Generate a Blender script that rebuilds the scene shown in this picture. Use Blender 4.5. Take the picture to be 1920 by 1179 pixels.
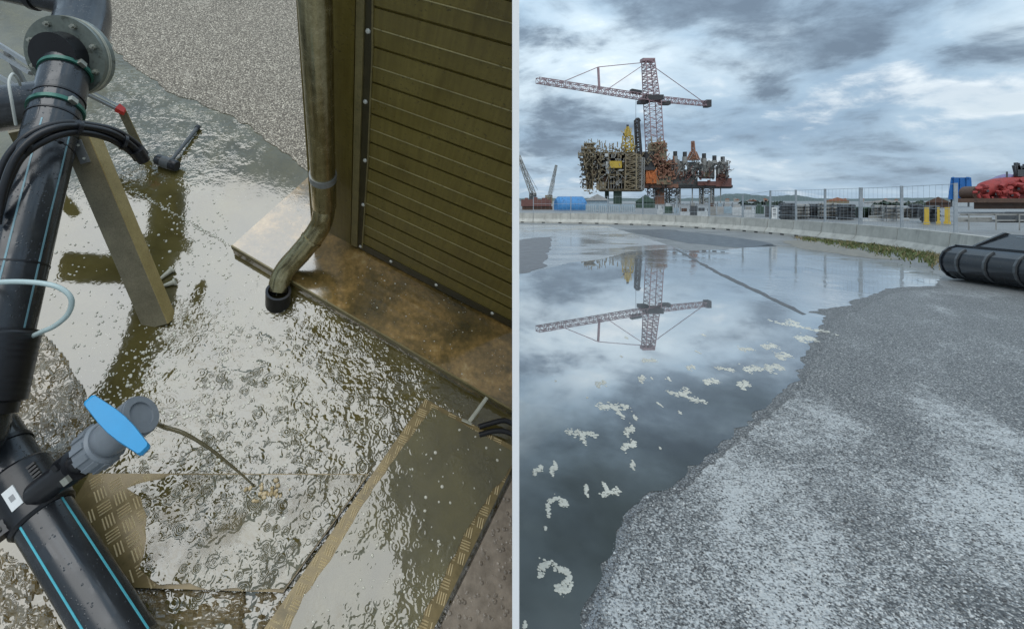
import bpy, bmesh, math, random
from mathutils import Vector as V, Matrix, noise
R = math.radians
for o in list(bpy.data.objects): bpy.data.objects.remove(o)
sc = bpy.context.scene
COL = sc.collection
rnd = random.Random(7)

# ------------------------------------------------------------------ camera
F, PX, PY, CH = 850.0, 800.0, 376.0, 1.65          # focal length and principal point (1920 px frame), eye height
cam = bpy.data.cameras.new('camera'); camo = bpy.data.objects.new('camera', cam); COL.objects.link(camo)
cam.sensor_width = 36; cam.lens = F/1920*36
cam.shift_x = (960-PX)/1920; cam.shift_y = -(589.5-PY)/1920
cam.clip_start = 0.05; cam.clip_end = 6000
camo.location = (0, 0, CH); camo.rotation_euler = (R(90), 0, 0)
sc.camera = camo
C0 = V((0, 0, CH))

# ------------------------------------------------------------------ view
sc.view_settings.view_transform = 'Standard'; sc.view_settings.look = 'None'
sc.view_settings.exposure = 0.12; sc.view_settings.gamma = 1
sc.view_settings.use_curve_mapping = False
sc.cycles.max_bounces = 8
sc.cycles.sample_clamp_indirect = 6

# ------------------------------------------------------------------ node helpers
class N:
    def __init__(s, tree): s.t = tree
    def __call__(s, kind, ins=None, **kw):
        n = s.t.nodes.new(kind)
        for k, v in kw.items(): setattr(n, k, v)
        for k, v in (ins or {}).items(): s.put(n.inputs[k], v)
        return n
    def put(s, sock, v):
        if hasattr(v, 'is_output') or isinstance(v, bpy.types.NodeSocket): s.t.links.new(v, sock)
        elif isinstance(v, (tuple, list)) and len(v) == 3 and sock.type == 'RGBA': sock.default_value = (*v, 1)
        else: sock.default_value = v
    def m(s, op, a, b=0.0, c=None, clamp=False):
        n = s.t.nodes.new('ShaderNodeMath'); n.operation = op; n.use_clamp = clamp
        s.put(n.inputs[0], a); s.put(n.inputs[1], b)
        if c is not None: s.put(n.inputs[2], c)
        return n.outputs[0]
    def vm(s, op, a, b=(0, 0, 0), out=0):   # out=1 is the scalar result
        n = s.t.nodes.new('ShaderNodeVectorMath'); n.operation = op
        s.put(n.inputs[0], a)
        if op == 'SCALE': s.put(n.inputs['Scale'], b)
        else: s.put(n.inputs[1], b)
        return n.outputs[out]
    def mix(s, f, a, b, mode='MIX'):
        n = s.t.nodes.new('ShaderNodeMix'); n.data_type = 'RGBA'; n.blend_type = mode
        s.put(n.inputs[0], f); s.put(n.inputs[6], a); s.put(n.inputs[7], b)
        return n.outputs[2]
    def ramp(s, f, stops):
        n = s.t.nodes.new('ShaderNodeValToRGB'); e = n.color_ramp.elements
        while len(e) > 1: e.remove(e[-1])
        for i, (p, c) in enumerate(stops):
            el = e[0] if i == 0 else e.new(p)
            el.position = p
            c = (c, c, c) if not isinstance(c, (tuple, list)) else c
            el.color = (*c[:3], 1)
        s.put(n.inputs[0], f)
        return n.outputs[0]
    def noise(s, vec, scale, detail=4, rough=0.55, dist=0.0, out='Fac'):
        n = s('ShaderNodeTexNoise', {'Scale': scale, 'Detail': detail, 'Roughness': rough, 'Distortion': dist})
        if vec is not None: s.put(n.inputs['Vector'], vec)
        return n.outputs[out]
    def voro(s, vec, scale, feature='F1', out='Distance', rand=1.0):
        n = s('ShaderNodeTexVoronoi', {'Scale': scale, 'Randomness': rand}, feature=feature)
        if vec is not None: s.put(n.inputs['Vector'], vec)
        return n.outputs[out]
    def smooth(s, x, a, b):
        n = s.t.nodes.new('ShaderNodeMapRange'); n.interpolation_type = 'SMOOTHSTEP'
        s.put(n.inputs[0], x); n.inputs[1].default_value = a; n.inputs[2].default_value = b
        return n.outputs[0]
    def bump(s, h, strength, dist=0.01, normal=None):
        n = s('ShaderNodeBump', {'Height': h, 'Strength': strength, 'Distance': dist})
        if normal is not None: s.put(n.inputs['Normal'], normal)
        return n.outputs[0]

def ray(x, y): return V(((x-PX)/F, 1.0, -(y-PY)/F))

# ------------------------------------------------------------------ world: heavy broken overcast over a Nishita sky
SUN_EL, SUN_AZ = R(52), R(195)          # azimuth measured clockwise from +Y: behind the camera, a little left
w = bpy.data.worlds.new('World'); sc.world = w; w.use_nodes = True
w.node_tree.nodes.clear(); n = N(w.node_tree)
sky = n('ShaderNodeTexSky', sky_type='NISHITA', sun_disc=False, sun_elevation=SUN_EL, sun_rotation=SUN_AZ)
tc = n('ShaderNodeTexCoord').outputs['Generated']
sx = n('ShaderNodeSeparateXYZ', {0: tc})
dz = n.m('ABSOLUTE', sx.outputs[2])
inv = n.m('DIVIDE', 1.0, n.m('ADD', dz, 0.30))
cx = n.m('MULTIPLY', sx.outputs[0], inv); cy = n.m('MULTIPLY', sx.outputs[1], inv)
uv = n('ShaderNodeCombineXYZ', {0: cx, 1: cy, 2: 0.0}).outputs[0]
uv1 = n('ShaderNodeMapping', {'Vector': uv, 'Location': (3.1, 0.7, 0.0), 'Rotation': (0, 0, R(35)), 'Scale': (1.3, 1.6, 1.0)}).outputs[0]
big = n.noise(uv1, 0.75, 3, 0.5, 0.35)
med = n.noise(uv1, 1.9, 7, 0.53, 0.6)
fine = n.noise(uv1, 8.0, 7, 0.62, 0.3)
dens = n.m('ADD', n.m('ADD', n.m('MULTIPLY', big, 0.38), n.m('MULTIPLY', med, 0.54)), n.m('MULTIPLY', fine, 0.08))
def blob(px, py, amount, kx, ky):         # a cloud bank standing in one direction of the sky
    global dens
    d = ray(px, py); k = 1/(d.normalized().z+0.30); u, v_ = d.normalized().x*k, d.normalized().y*k
    a = n.m('MULTIPLY', n.m('SUBTRACT', cx, u), kx); b = n.m('MULTIPLY', n.m('SUBTRACT', cy, v_), ky)
    wob = n.m('MULTIPLY', n.m('SUBTRACT', med, 0.5), 2.2)
    r2 = n.m('ADD', n.m('ADD', n.m('MULTIPLY', a, a), n.m('MULTIPLY', b, b)), wob)
    g = n.m('POWER', 2.718, n.m('MULTIPLY', n.m('MAXIMUM', r2, 0.0), -1.0))
    dens = n.m('ADD', dens, n.m('MULTIPLY', g, amount))
blob(1555, 85, 0.20, 5.5, 5.5)
blob(1330, 45, 0.15, 4.5, 5.0)
blob(1640, 290, 0.13, 2.2, 4.5)
blob(1050, 190, 0.05, 5.0, 5.0)
blob(1850, 190, -0.16, 4.5, 5.0)
blob(1230, -110, 0.15, 4.0, 4.0)
blob(1180, 95, -0.08, 3.5, 3.5)
blob(1380, 180, -0.06, 3.0, 3.0)
soft = n.noise(uv1, 1.1, 5, 0.52, 0.4)
cloudc = n.ramp(soft, [(0.34, (0.58, 0.70, 0.79)), (0.50, (0.37, 0.505, 0.635)), (0.66, (0.255, 0.37, 0.50))])
fray = n.noise(uv1, 3.4, 10, 0.62, 0.25)
crisp = n.m('ADD', dens, n.m('MULTIPLY', n.m('SUBTRACT', fray, 0.5), 0.30))
mask = n.smooth(crisp, 0.46, 0.63)
shade = n.ramp(n.m('ADD', n.m('MULTIPLY', fray, 0.5), n.m('MULTIPLY', crisp, 0.5)), [(0.40, (0.31, 0.41, 0.51)), (0.50, (0.205, 0.28, 0.365)), (0.62, (0.125, 0.172, 0.235))])
cloudc = n.mix(n.m('MULTIPLY', mask, 0.92), cloudc, shade)
glow = n.smooth(n.m('ADD', crisp, n.m('MULTIPLY', n.m('SUBTRACT', fray, 0.5), 0.15)), 0.47, 0.30)
cloudc = n.mix(n.m('MULTIPLY', glow, 0.85), cloudc, (0.84, 0.90, 0.93))
# an overcast sky is brightest overhead and palest near the horizon haze
grad = n.m('ADD', 0.98, n.m('MULTIPLY', dz, 0.75))
cloudc = n.vm('SCALE', cloudc, grad)
hz = n.m('POWER', n.m('SUBTRACT', 1.0, dz), 9.0)
cloudc = n.mix(n.m('MULTIPLY', hz, 0.42), cloudc, (0.42, 0.53, 0.64))
gap = n.smooth(dens, 0.40, 0.30)
SKY_K = 0.1
col = n.mix(n.m('MULTIPLY', gap, 0.35), n.vm('SCALE', cloudc, 1/SKY_K), sky.outputs[0])
bg = n('ShaderNodeBackground', {'Color': col, 'Strength': SKY_K})
out = n('ShaderNodeOutputWorld', {'Surface': bg.outputs[0]})
w.cycles.sampling_method = 'AUTOMATIC'

sun = bpy.data.lights.new('sun', 'SUN'); suno = bpy.data.objects.new('sun', sun); COL.objects.link(suno)
sun.energy = 1.5; sun.angle = R(54); sun.color = (1.0, 0.97, 0.92)
sd = V((math.sin(SUN_AZ)*math.cos(SUN_EL), math.cos(SUN_AZ)*math.cos(SUN_EL), math.sin(SUN_EL)))
suno.rotation_euler = sd.to_track_quat('Z', 'Y').to_euler()

# ------------------------------------------------------------------ materials
def mat(name):
    m = bpy.data.materials.new(name); m.use_nodes = True
    m.node_tree.nodes.clear(); k = N(m.node_tree)
    b = k('ShaderNodeBsdfPrincipled'); o = k('ShaderNodeOutputMaterial', {'Surface': b.outputs[0]})
    k.b = b; k.out = o
    k.obj = k('ShaderNodeTexCoord').outputs['Object']
    return m, k
def setp(k, **kw):
    names = dict(color='Base Color', rough='Roughness', metal='Metallic', ior='IOR', spec='Specular IOR Level', normal='Normal',
                 coat='Coat Weight', coatr='Coat Roughness', trans='Transmission Weight', alpha='Alpha')
    for a, v in kw.items(): k.put(k.b.inputs[names[a]], v)
def simple(name, c, rough=0.5, metal=0.0, var=0.25, scale=30.0, bump=0.15, bd=0.002, spots=None, ior=1.5, coat=0.0, big=3.0):
    m, k = mat(name)
    a = k.noise(k.obj, scale, 6, 0.6); b = k.noise(k.obj, big, 4, 0.6)
    f = k.m('ADD', k.m('MULTIPLY', a, 0.5), k.m('MULTIPLY', b, 0.5))
    lo = tuple(x*(1-var) for x in c); hi = tuple(min(1, x*(1+var)) for x in c)
    colr = k.ramp(f, [(0.3, lo), (0.7, hi)])
    if spots:
        s = k.smooth(k.noise(k.obj, spots[1], 5, 0.65), 0.56, 0.68)
        colr = k.mix(k.m('MULTIPLY', s, spots[2]), colr, spots[0])
    setp(k, color=colr, rough=k.ramp(b, [(0.3, max(0.02, rough*0.75)), (0.7, min(1, rough*1.25))]), metal=metal, ior=ior, coat=coat, coatr=0.1,
         normal=k.bump(a, bump, bd))
    return m
M = {}
M['pipe'] = None
def wet_black(name, c, rough):
    m, k = mat(name)
    drops = k.smooth(k.voro(k.obj, 95), 0.34, 0.12)
    pick = k.smooth(k.noise(k.obj, 30, 2), 0.5, 0.6)
    h = k.m('MULTIPLY', drops, pick)
    film = k.smooth(k.noise(k.obj, 7, 4, 0.6, 0.6), 0.45, 0.6)
    setp(k, color=k.mix(film, c, tuple(x*1.5 for x in c)), rough=k.ramp(film, [(0, rough), (1, rough*0.45)]), ior=1.6,
         normal=k.bump(h, 0.35, 0.004))
    return m
M['pipe'] = wet_black('wet_black_polyethylene', (0.020, 0.022, 0.025), 0.26)
M['rubber'] = simple('black_rubber', (0.012, 0.012, 0.014), 0.32, var=0.2, scale=60)
M['cable'] = simple('black_cable_sheath', (0.013, 0.013, 0.015), 0.36, var=0.2, scale=90, bump=0.1)
M['flange'] = simple('galvanised_grey_flange', (0.17, 0.19, 0.165), 0.42, 0.25, 0.3, 60, 0.25, spots=((0.05, 0.055, 0.04), 25, 0.7))
M['flange_rim'] = simple('pale_flange_rim', (0.50, 0.49, 0.40), 0.4, 0.1, 0.25, 50)
M['bolt'] = simple('zinc_bolt', (0.42, 0.42, 0.36), 0.35, 0.6, 0.3, 80)
M['green'] = simple('green_hose_clamp', (0.035, 0.15, 0.11), 0.35, 0.1, 0.3, 60)
M['cyan'] = simple('cyan_pipe_stripe', (0.10, 0.46, 0.54), 0.35, 0, 0.15, 60)
M['palecyan'] = simple('faded_cyan_stripe', (0.16, 0.30, 0.34), 0.35, 0, 0.3, 60)
M['blue'] = simple('blue_plastic_handle', (0.035, 0.34, 0.66), 0.33, 0, 0.08, 20, 0.05)
M['valve'] = simple('grey_pvc_valve', (0.20, 0.22, 0.24), 0.36, 0, 0.15, 30, 0.1)
M['white'] = simple('white_label', (0.72, 0.72, 0.70), 0.5, 0, 0.1, 40)
M['mark'] = simple('printed_grey_mark', (0.28, 0.28, 0.28), 0.5, 0, 0.1, 40)
M['tie'] = simple('pale_cable_tie', (0.55, 0.55, 0.50), 0.4, 0, 0.1, 40)
M['steel'] = simple('grey_steel', (0.30, 0.31, 0.31), 0.4, 0.4, 0.25, 40)
M['red'] = simple('red_plastic', (0.62, 0.03, 0.02), 0.35, 0, 0.2, 40)
M['malletgrey'] = simple('mallet_handle_grey', (0.09, 0.095, 0.095), 0.4, 0, 0.2, 50)
M['mud'] = simple('pale_foam', (0.60, 0.57, 0.46), 0.45, 0, 0.15, 60)
M['partition'] = simple('pale_grey_panel', (0.88, 0.87, 0.86), 0.6, 0, 0.02, 10, 0.02)
M['screw'] = simple('white_screw_head', (0.62, 0.62, 0.56), 0.35, 0.2, 0.1, 40)

def hose_mat():
    m, k = mat('milky_clear_hose')
    setp(k, color=(0.62, 0.74, 0.72), rough=0.2, ior=1.4, trans=0.25)
    return m
M['hose'] = hose_mat()
def timber(name, c1, c2):
    m, k = mat(name)
    v = k('ShaderNodeMapping', {'Vector': k.obj, 'Scale': (1, 1, 1)}).outputs[0]
    g = k.noise(v, 9, 5, 0.6); a = k.noise(v, 130, 5, 0.7)
    c = k.ramp(k.m('ADD', k.m('MULTIPLY', g, 0.55), k.m('MULTIPLY', a, 0.5)), [(0.34, c1), (0.7, c2)])
    sp = k.smooth(k.noise(v, 240, 3), 0.58, 0.7)
    c = k.mix(k.m('MULTIPLY', sp, 0.6), c, tuple(x*0.35 for x in c1))
    setp(k, color=c, rough=0.4, normal=k.bump(a, 0.3, 0.002))
    return m
M['timber'] = timber('wet_timber', (0.13, 0.11, 0.065), (0.28, 0.24, 0.15))
M['timber2'] = timber('ochre_timber_edge', (0.27, 0.195, 0.07), (0.48, 0.37, 0.16))

def cabin_mat(name, c, sp=0.5, rough=0.42):
    m, k = mat(name)
    st = k('ShaderNodeMapping', {'Vector': k.obj, 'Scale': (1, 1, 1)}).outputs[0]
    a = k.noise(st, 14, 5, 0.65); b = k.noise(st, 110, 4, 0.7); big = k.noise(st, 2.2, 3)
    f = k.m('ADD', k.m('ADD', k.m('MULTIPLY', a, 0.4), k.m('MULTIPLY', b, 0.3)), k.m('MULTIPLY', big, 0.3))
    colr = k.ramp(f, [(0.36, tuple(x*0.62 for x in c)), (0.66, tuple(x*1.3 for x in c))])
    s = k.smooth(k.noise(st, 60, 6, 0.7), 0.55, 0.66)
    colr = k.mix(k.m('MULTIPLY', s, sp), colr, tuple(x*0.25 for x in c))
    setp(k, color=colr, rough=k.ramp(a, [(0.3, rough*0.8), (0.7, rough*1.3)]), normal=k.bump(b, 0.2, 0.002))
    return m
M['cabin'] = cabin_mat('brown_cabin_sheet', (0.150, 0.118, 0.028))
M['cabin_trim'] = cabin_mat('ochre_cabin_trim', (0.21, 0.17, 0.07), 0.35)
M['cabin_bead'] = cabin_mat('pale_panel_bead', (0.36, 0.31, 0.15), 0.85)  # paler brown standing in for sky light on the ledges
M['cabin_dark'] = cabin_mat('dark_cabin_trim', (0.045, 0.036, 0.012), 0.35)
def downpipe_mat():
    m, k = mat('brown_steel_downpipe')
    a = k.noise(k.obj, 22, 5, 0.65); b = k.noise(k.obj, 120, 4, 0.7)
    colr = k.ramp(k.m('ADD', k.m('MULTIPLY', a, 0.6), k.m('MULTIPLY', b, 0.4)), [(0.36, (0.26, 0.22, 0.11)), (0.66, (0.50, 0.44, 0.27))])
    setp(k, color=colr, rough=k.ramp(a, [(0.3, 0.16), (0.7, 0.30)]), metal=0.92, normal=k.bump(b, 0.08, 0.002))
    return m
M['downpipe'] = downpipe_mat()

# ---- left place: murky water, slab, plates, asphalt
def murk_mat(name, base, ior, mode):
    m, k = mat(name)
    p = k.obj; s = k('ShaderNodeSeparateXYZ', {0: p})
    u, v_ = s.outputs[0], s.outputs[1]
    ringv = k.vm('ADD', p, k.vm('SCALE', k.noise(p, 14, 3, 0.6, out='Color'), 0.06))
    def rings(scale, freq):
        d = k.voro(k.vm('ADD', p, k.vm('SCALE', k.noise(p, 9, 2, 0.5, out='Color'), 0.02)), scale)
        return k.m('MULTIPLY', k.m('SINE', k.m('MULTIPLY', d, freq)), k.smooth(d, 0.62, 0.10))
    chop = k.noise(p, 40, 1.0, 0.5, 0.6)
    chop2 = k.noise(p, 19, 1.0, 0.5, 0.8)
    calm = k.noise(p, 6, 3, 0.5)
    if mode in ('flood', 'thin'):
        # agitation grows towards the splash below the valve and dies out up the yard
        du = k.m('SUBTRACT', u, SPLASH[0]); dv = k.m('SUBTRACT', v_, SPLASH[1])
        r = k.m('SQRT', k.m('ADD', k.m('MULTIPLY', du, du), k.m('MULTIPLY', k.m('MULTIPLY', dv, dv), 0.8)))
        r = k.m('ADD', r, k.m('MULTIPLY', k.m('SUBTRACT', k.noise(p, 3.2, 4, 0.6), 0.5), 1.0))
        ag = k.smooth(r, 1.02, 0.30)
        du = k.m('SUBTRACT', u, FAR[0]); dv = k.m('SUBTRACT', v_, FAR[1])
        r2 = k.m('SQRT', k.m('ADD', k.m('MULTIPLY', du, du), k.m('MULTIPLY', dv, dv)))
        ag2 = k.m('MULTIPLY', k.smooth(k.m('ADD', r2, k.m('MULTIPLY', k.noise(p, 4, 4, 0.6), 0.7)), 1.25, 0.7), 0.4)
        ag = k.m('MULTIPLY', k.m('MAXIMUM', ag, ag2), k.m('ADD', 0.35, k.m('MULTIPLY', k.smooth(k.noise(p, 7, 3, 0.5), 0.38, 0.62), 0.75)))
        ag = k.m('MAXIMUM', ag, 0.03)
    elif mode == 'film': ag = k.m('ADD', 0.05, k.m('MULTIPLY', k.smooth(k.noise(p, 4, 4, 0.6), 0.46, 0.66), 0.35))
    else: ag = 1.0
    h = k.m('ADD', k.m('ADD', k.m('MULTIPLY', chop, 1.0), k.m('MULTIPLY', chop2, 1.3)), k.m('ADD', k.m('MULTIPLY', rings(15, 34), 0.26), k.m('MULTIPLY', rings(27, 26), 0.18)))
    h = k.m('MULTIPLY', h, ag)
    h = k.m('ADD', h, k.m('MULTIPLY', calm, 0.10))
    silt = k.noise(p, 5, 5, 0.6, 0.4)
    colr = k.ramp(silt, [(0.32, tuple(x*0.75 for x in base)), (0.7, tuple(x*1.3 for x in base))])
    specks = k.smooth(k.voro(p, 62), 0.16, 0.08)
    specks = k.m('MULTIPLY', specks, k.smooth(k.noise(p, 7, 3), 0.52, 0.62))
    colr = k.mix(k.m('MULTIPLY', specks, 0.8), colr, (0.50, 0.47, 0.36))
    setp(k, color=colr, rough=0.05, ior=ior, spec=0.5, normal=k.bump(h, 1.0, 0.0062))
    if mode == 'thin':
        setp(k, alpha=k.ramp(k.noise(p, 6, 5, 0.62), [(0.38, 0.55), (0.52, 1.0)]))
    return m
def asphalt_mat(name, c_lo, c_hi, film, scale=1.0, bumpd=0.006, wet=0.35, filmcut=(0.48, 0.60), filmscale=7.0):
    m, k = mat(name)
    p = k.obj
    d = k.voro(p, 75*scale); cid = k.voro(p, 75*scale, out='Color')
    d2 = k.voro(p, 170*scale)
    tone = k('ShaderNodeSeparateColor', {0: cid}).outputs[0]
    st = k.ramp(tone, [(0.0, c_lo), (0.75, c_hi), (1.0, tuple(min(1, x*1.7) for x in c_hi))])
    st = k.mix(k.smooth(d, 0.42, 0.62), st, tuple(x*0.6 for x in c_lo))
    big = k.noise(p, 0.9, 5, 0.6); md = k.noise(p, filmscale, 6, 0.62)
    f = k.smooth(k.m('ADD', k.m('MULTIPLY', big, 0.55), k.m('MULTIPLY', md, 0.45)), *filmcut)
    hgt = k.m('ADD', k.smooth(d, 0.6, 0.1), k.m('MULTIPLY', d2, 0.4))
    f = k.m('MULTIPLY', f, k.smooth(k.m('ADD', d, k.m('MULTIPLY', k.noise(p, 45*scale, 3), 0.5)), 0.28, 0.52))
    colr = k.mix(f, st, film)
    setp(k, color=colr, rough=k.ramp(f, [(0, wet+0.25), (1, wet)]), ior=1.5, normal=k.bump(hgt, 0.8, bumpd))
    return m
# ------------------------------------------------------------------ mesh helpers
class MB:
    def __init__(s): s.v = []; s.f = []
    def add(s, vs, fs):
        b = len(s.v); s.v += [V(a) for a in vs]; s.f += [tuple(i+b for i in f) for f in fs]; return s
    def hexa(s, a):            # 8 corners: bottom ring 0-3, top ring 4-7
        return s.add(a, [(3, 2, 1, 0), (4, 5, 6, 7), (0, 1, 5, 4), (1, 2, 6, 5), (2, 3, 7, 6), (3, 0, 4, 7)])
    def box(s, c, ax, ay, az): # centre and three half axes
        c = V(c); ax, ay, az = V(ax), V(ay), V(az)
        return s.hexa([c-ax-ay-az, c+ax-ay-az, c+ax+ay-az, c-ax+ay-az, c-ax-ay+az, c+ax-ay+az, c+ax+ay+az, c-ax+ay+az])
    def beam(s, p, q, wx, wy, up=None):
        p, q = V(p), V(q); d = (q-p).normalized(); up = V(up) if up else (V((0, 0, 1)) if abs(d.z) < .9 else V((0, 1, 0)))
        a = d.cross(up).normalized()*wx; b = a.cross(d).normalized()*wy
        return s.hexa([p-a-b, p+a-b, p+a+b, p-a+b, q-a-b, q+a-b, q+a+b, q-a+b])
    def tube(s, pts, r, n=14, caps=True):
        pts = [V(p) for p in pts]; m = len(pts)
        rs = r if isinstance(r, (list, tuple)) else [r]*m
        ref = None; base = len(s.v)
        for i, p in enumerate(pts):
            t = (pts[min(i+1, m-1)]-pts[max(i-1, 0)]).normalized()
            if ref is None: ref = t.orthogonal().normalized()
            ref = (ref-t*ref.dot(t)).normalized(); b = t.cross(ref)
            for j in range(n):
                a = 2*math.pi*j/n
                s.v.append(p+(ref*math.cos(a)+b*math.sin(a))*rs[i])
        for i in range(m-1):
            for j in range(n):
                s.f.append((base+i*n+j, base+i*n+(j+1) % n, base+(i+1)*n+(j+1) % n, base+(i+1)*n+j))
        if caps:
            s.f.append(tuple(base+j for j in reversed(range(n)))); s.f.append(tuple(base+(m-1)*n+j for j in range(n)))
        return s
    def cyl(s, p, q, r0, r1=None, n=20): return s.tube([p, q], [r0, r0 if r1 is None else r1], n)
    def ring(s, p, q, ri, ro, n=32):   # washer between p and q
        p, q = V(p), V(q); t = (q-p).normalized(); a = t.orthogonal().normalized(); b = t.cross(a); base = len(s.v)
        for c, r in ((p, ri), (p, ro), (q, ro), (q, ri)):
            for j in range(n):
                an = 2*math.pi*j/n; s.v.append(c+(a*math.cos(an)+b*math.sin(an))*r)
        for k in range(4):
            for j in range(n):
                s.f.append((base+k*n+j, base+k*n+(j+1) % n, base+((k+1) % 4)*n+(j+1) % n, base+((k+1) % 4)*n+j))
        return s
    def prism(s, poly, off):           # polygon extruded by a vector; poly is the face seen
        poly = [V(p) for p in poly]; m = len(poly); off = V(off)
        return s.add(poly+[p+off for p in poly], [tuple(range(m)), tuple(reversed(range(m, 2*m)))]+[(i, i+m, (i+1) % m+m, (i+1) % m) for i in range(m)])
    def dome(s, c, up, r, h, n=6, sq=1.0, ang=0.0):
        c, up = V(c), V(up).normalized(); a = up.orthogonal().normalized(); b = up.cross(a); base = len(s.v)
        ca, sa = math.cos(ang), math.sin(ang); a, b = a*ca+b*sa, (b*ca-a*sa)*sq
        for rr, hh in ((1.0, -0.15), (0.75, 0.62)):
            for j in range(n):
                an = 2*math.pi*j/n; s.v.append(c+(a*math.cos(an)+b*math.sin(an))*r*rr+up*h*hh)
        s.v.append(c+up*h)
        for j in range(n):
            s.f.append((base+j, base+(j+1) % n, base+n+(j+1) % n, base+n+j)); s.f.append((base+n+j, base+n+(j+1) % n, base+2*n))
        return s
    def build(s, name, material, parent=None, smooth=True, frame=None, ang=38):
        me = bpy.data.meshes.new(name)
        if frame is not None: inv_ = frame.inverted(); vs = [inv_ @ p for p in s.v]
        else:
            o0 = V((0, 0, 0)); q = parent
            while q is not None: o0 = o0+q.location; q = q.parent
            vs = [p-o0 for p in s.v]
        me.from_pydata([tuple(p) for p in vs], [], s.f); me.update()
        if smooth:
            me.polygons.foreach_set('use_smooth', [True]*len(me.polygons)); me.set_sharp_from_angle(angle=R(ang))
        if material is not None: me.materials.append(material)
        ob = bpy.data.objects.new(name, me); COL.objects.link(ob)
        if frame is not None: ob.matrix_world = frame
        elif parent is not None: ob.parent = parent
        return ob
def tag(o, label=None, cat=None, group=None, kind=None):
    if label: o['label'] = label
    if cat: o['category'] = cat
    if group: o['group'] = group
    if kind: o['kind'] = kind
    return o
def thing(name, loc, label, cat, group=None):
    o = bpy.data.objects.new(name, None); o.empty_display_size = 0.1; COL.objects.link(o); o.location = loc
    return tag(o, label, cat, group)
def spline(pts, n=8):
    pts = [V(p) for p in pts]; res = []
    for i in range(len(pts)-1):
        p0, p1, p2, p3 = pts[max(i-1, 0)], pts[i], pts[i+1], pts[min(i+2, len(pts)-1)]
        for j in range(n):
            t = j/n
            res.append(0.5*((2*p1)+(p2-p0)*t+(2*p0-5*p1+4*p2-p3)*t*t+(3*p1-p0-3*p2+p3)*t**3))
    return res+[pts[-1]]

# ------------------------------------------------------------------ the two frames of reference
# right: level quay yard (z = 0).  left: the flooded corner by the cabin lies on a steep bank facing the camera
dn = V((640-PX, F, -(1098-PY))).normalized(); UP = -dn; HG = 2.2
def L(x, y, h=0.0):
    r = ray(x, y); return C0+r*((HG-h)/(-r.dot(UP)))
def P(x, y, z): return C0+ray(x, y)*z
FOOT = C0-UP*HG
E1 = (L(900, 1098)-FOOT).normalized(); E1 = (E1-UP*E1.dot(UP)).normalized(); E2 = UP.cross(E1)
GF = Matrix((( E1.x, E2.x, UP.x, FOOT.x), (E1.y, E2.y, UP.y, FOOT.y), (E1.z, E2.z, UP.z, FOOT.z), (0, 0, 0, 1)))
def loc2(x, y): q = GF.inverted() @ L(x, y); return (q.x, q.y)
SPLASH = loc2(560, 900); FAR = loc2(330, 200)
def rough_poly(pts, seg, amp, seed=0, fixed=()):
    # subdivide a closed outline and jitter it; edges in `fixed` stay straight
    res = []; m = len(pts)
    for i in range(m):
        a, b = V(pts[i]), V(pts[(i+1) % m]); k = 1 if i in fixed else max(1, int((b-a).length/seg))
        d = (b-a); nn = V((d.y, -d.x, 0)).normalized() if abs(d.z) < d.length*0.2 else d.cross(UP).normalized()
        for j in range(k):
            p = a+d*(j/k)
            if i not in fixed and j > 0:
                q = p*(0.35/seg)+V((seed*7.3, seed*3.1, 0))
                p = p+nn*amp*(noise.noise(q)*1.5+noise.noise(q*3.1)*0.8)
            res.append(p)
    return res
M['flood'] = murk_mat('murky_flood_water', (0.105, 0.085, 0.028), 2.15, 'flood')
M['film'] = murk_mat('water_film_on_plate', (0.10, 0.082, 0.028), 1.95, 'film')
M['thin'] = murk_mat('thin_water_on_plate', (0.10, 0.080, 0.026), 2.1, 'thin')
M['churn'] = murk_mat('churning_water', (0.19, 0.14, 0.065), 2.1, 'churn')
M['lot'] = asphalt_mat('wet_gravelly_asphalt', (0.23, 0.195, 0.15), (0.50, 0.44, 0.35), (0.52, 0.46, 0.37), 1.35, 0.004, 0.55, (0.58, 0.75))
M['bank'] = simple('bank_concrete', (0.2, 0.19, 0.17), 0.8, 0, 0.2, 20)

from mathutils.geometry import delaunay_2d_cdt
def fill(pts):                                  # outline -> triangulated flat sheet
    o = pts[0]; a_ = (pts[1]-o).normalized(); nn = None
    for q in pts[2:]:
        c_ = a_.cross(q-o)
        if nn is None or c_.length > nn.length: nn = c_
    nn = nn.normalized()
    if nn.dot(C0-o) < 0: nn = -nn
    b_ = nn.cross(a_)
    vs, es, fs, *_ = delaunay_2d_cdt([((q-o).dot(a_)*V((1, 0))+(q-o).dot(b_)*V((0, 1))) for q in pts], [], [list(range(len(pts)))], 1, 1e-6)
    m_ = MB(); m_.v = [o+a_*q.x+b_*q.y for q in vs]; m_.f = [tuple(f_) for f_ in fs]
    m_.f = [f_ if (m_.v[f_[1]]-m_.v[f_[0]]).cross(m_.v[f_[2]]-m_.v[f_[0]]).dot(nn) > 0 else tuple(reversed(f_)) for f_ in m_.f]
    return m_
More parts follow.
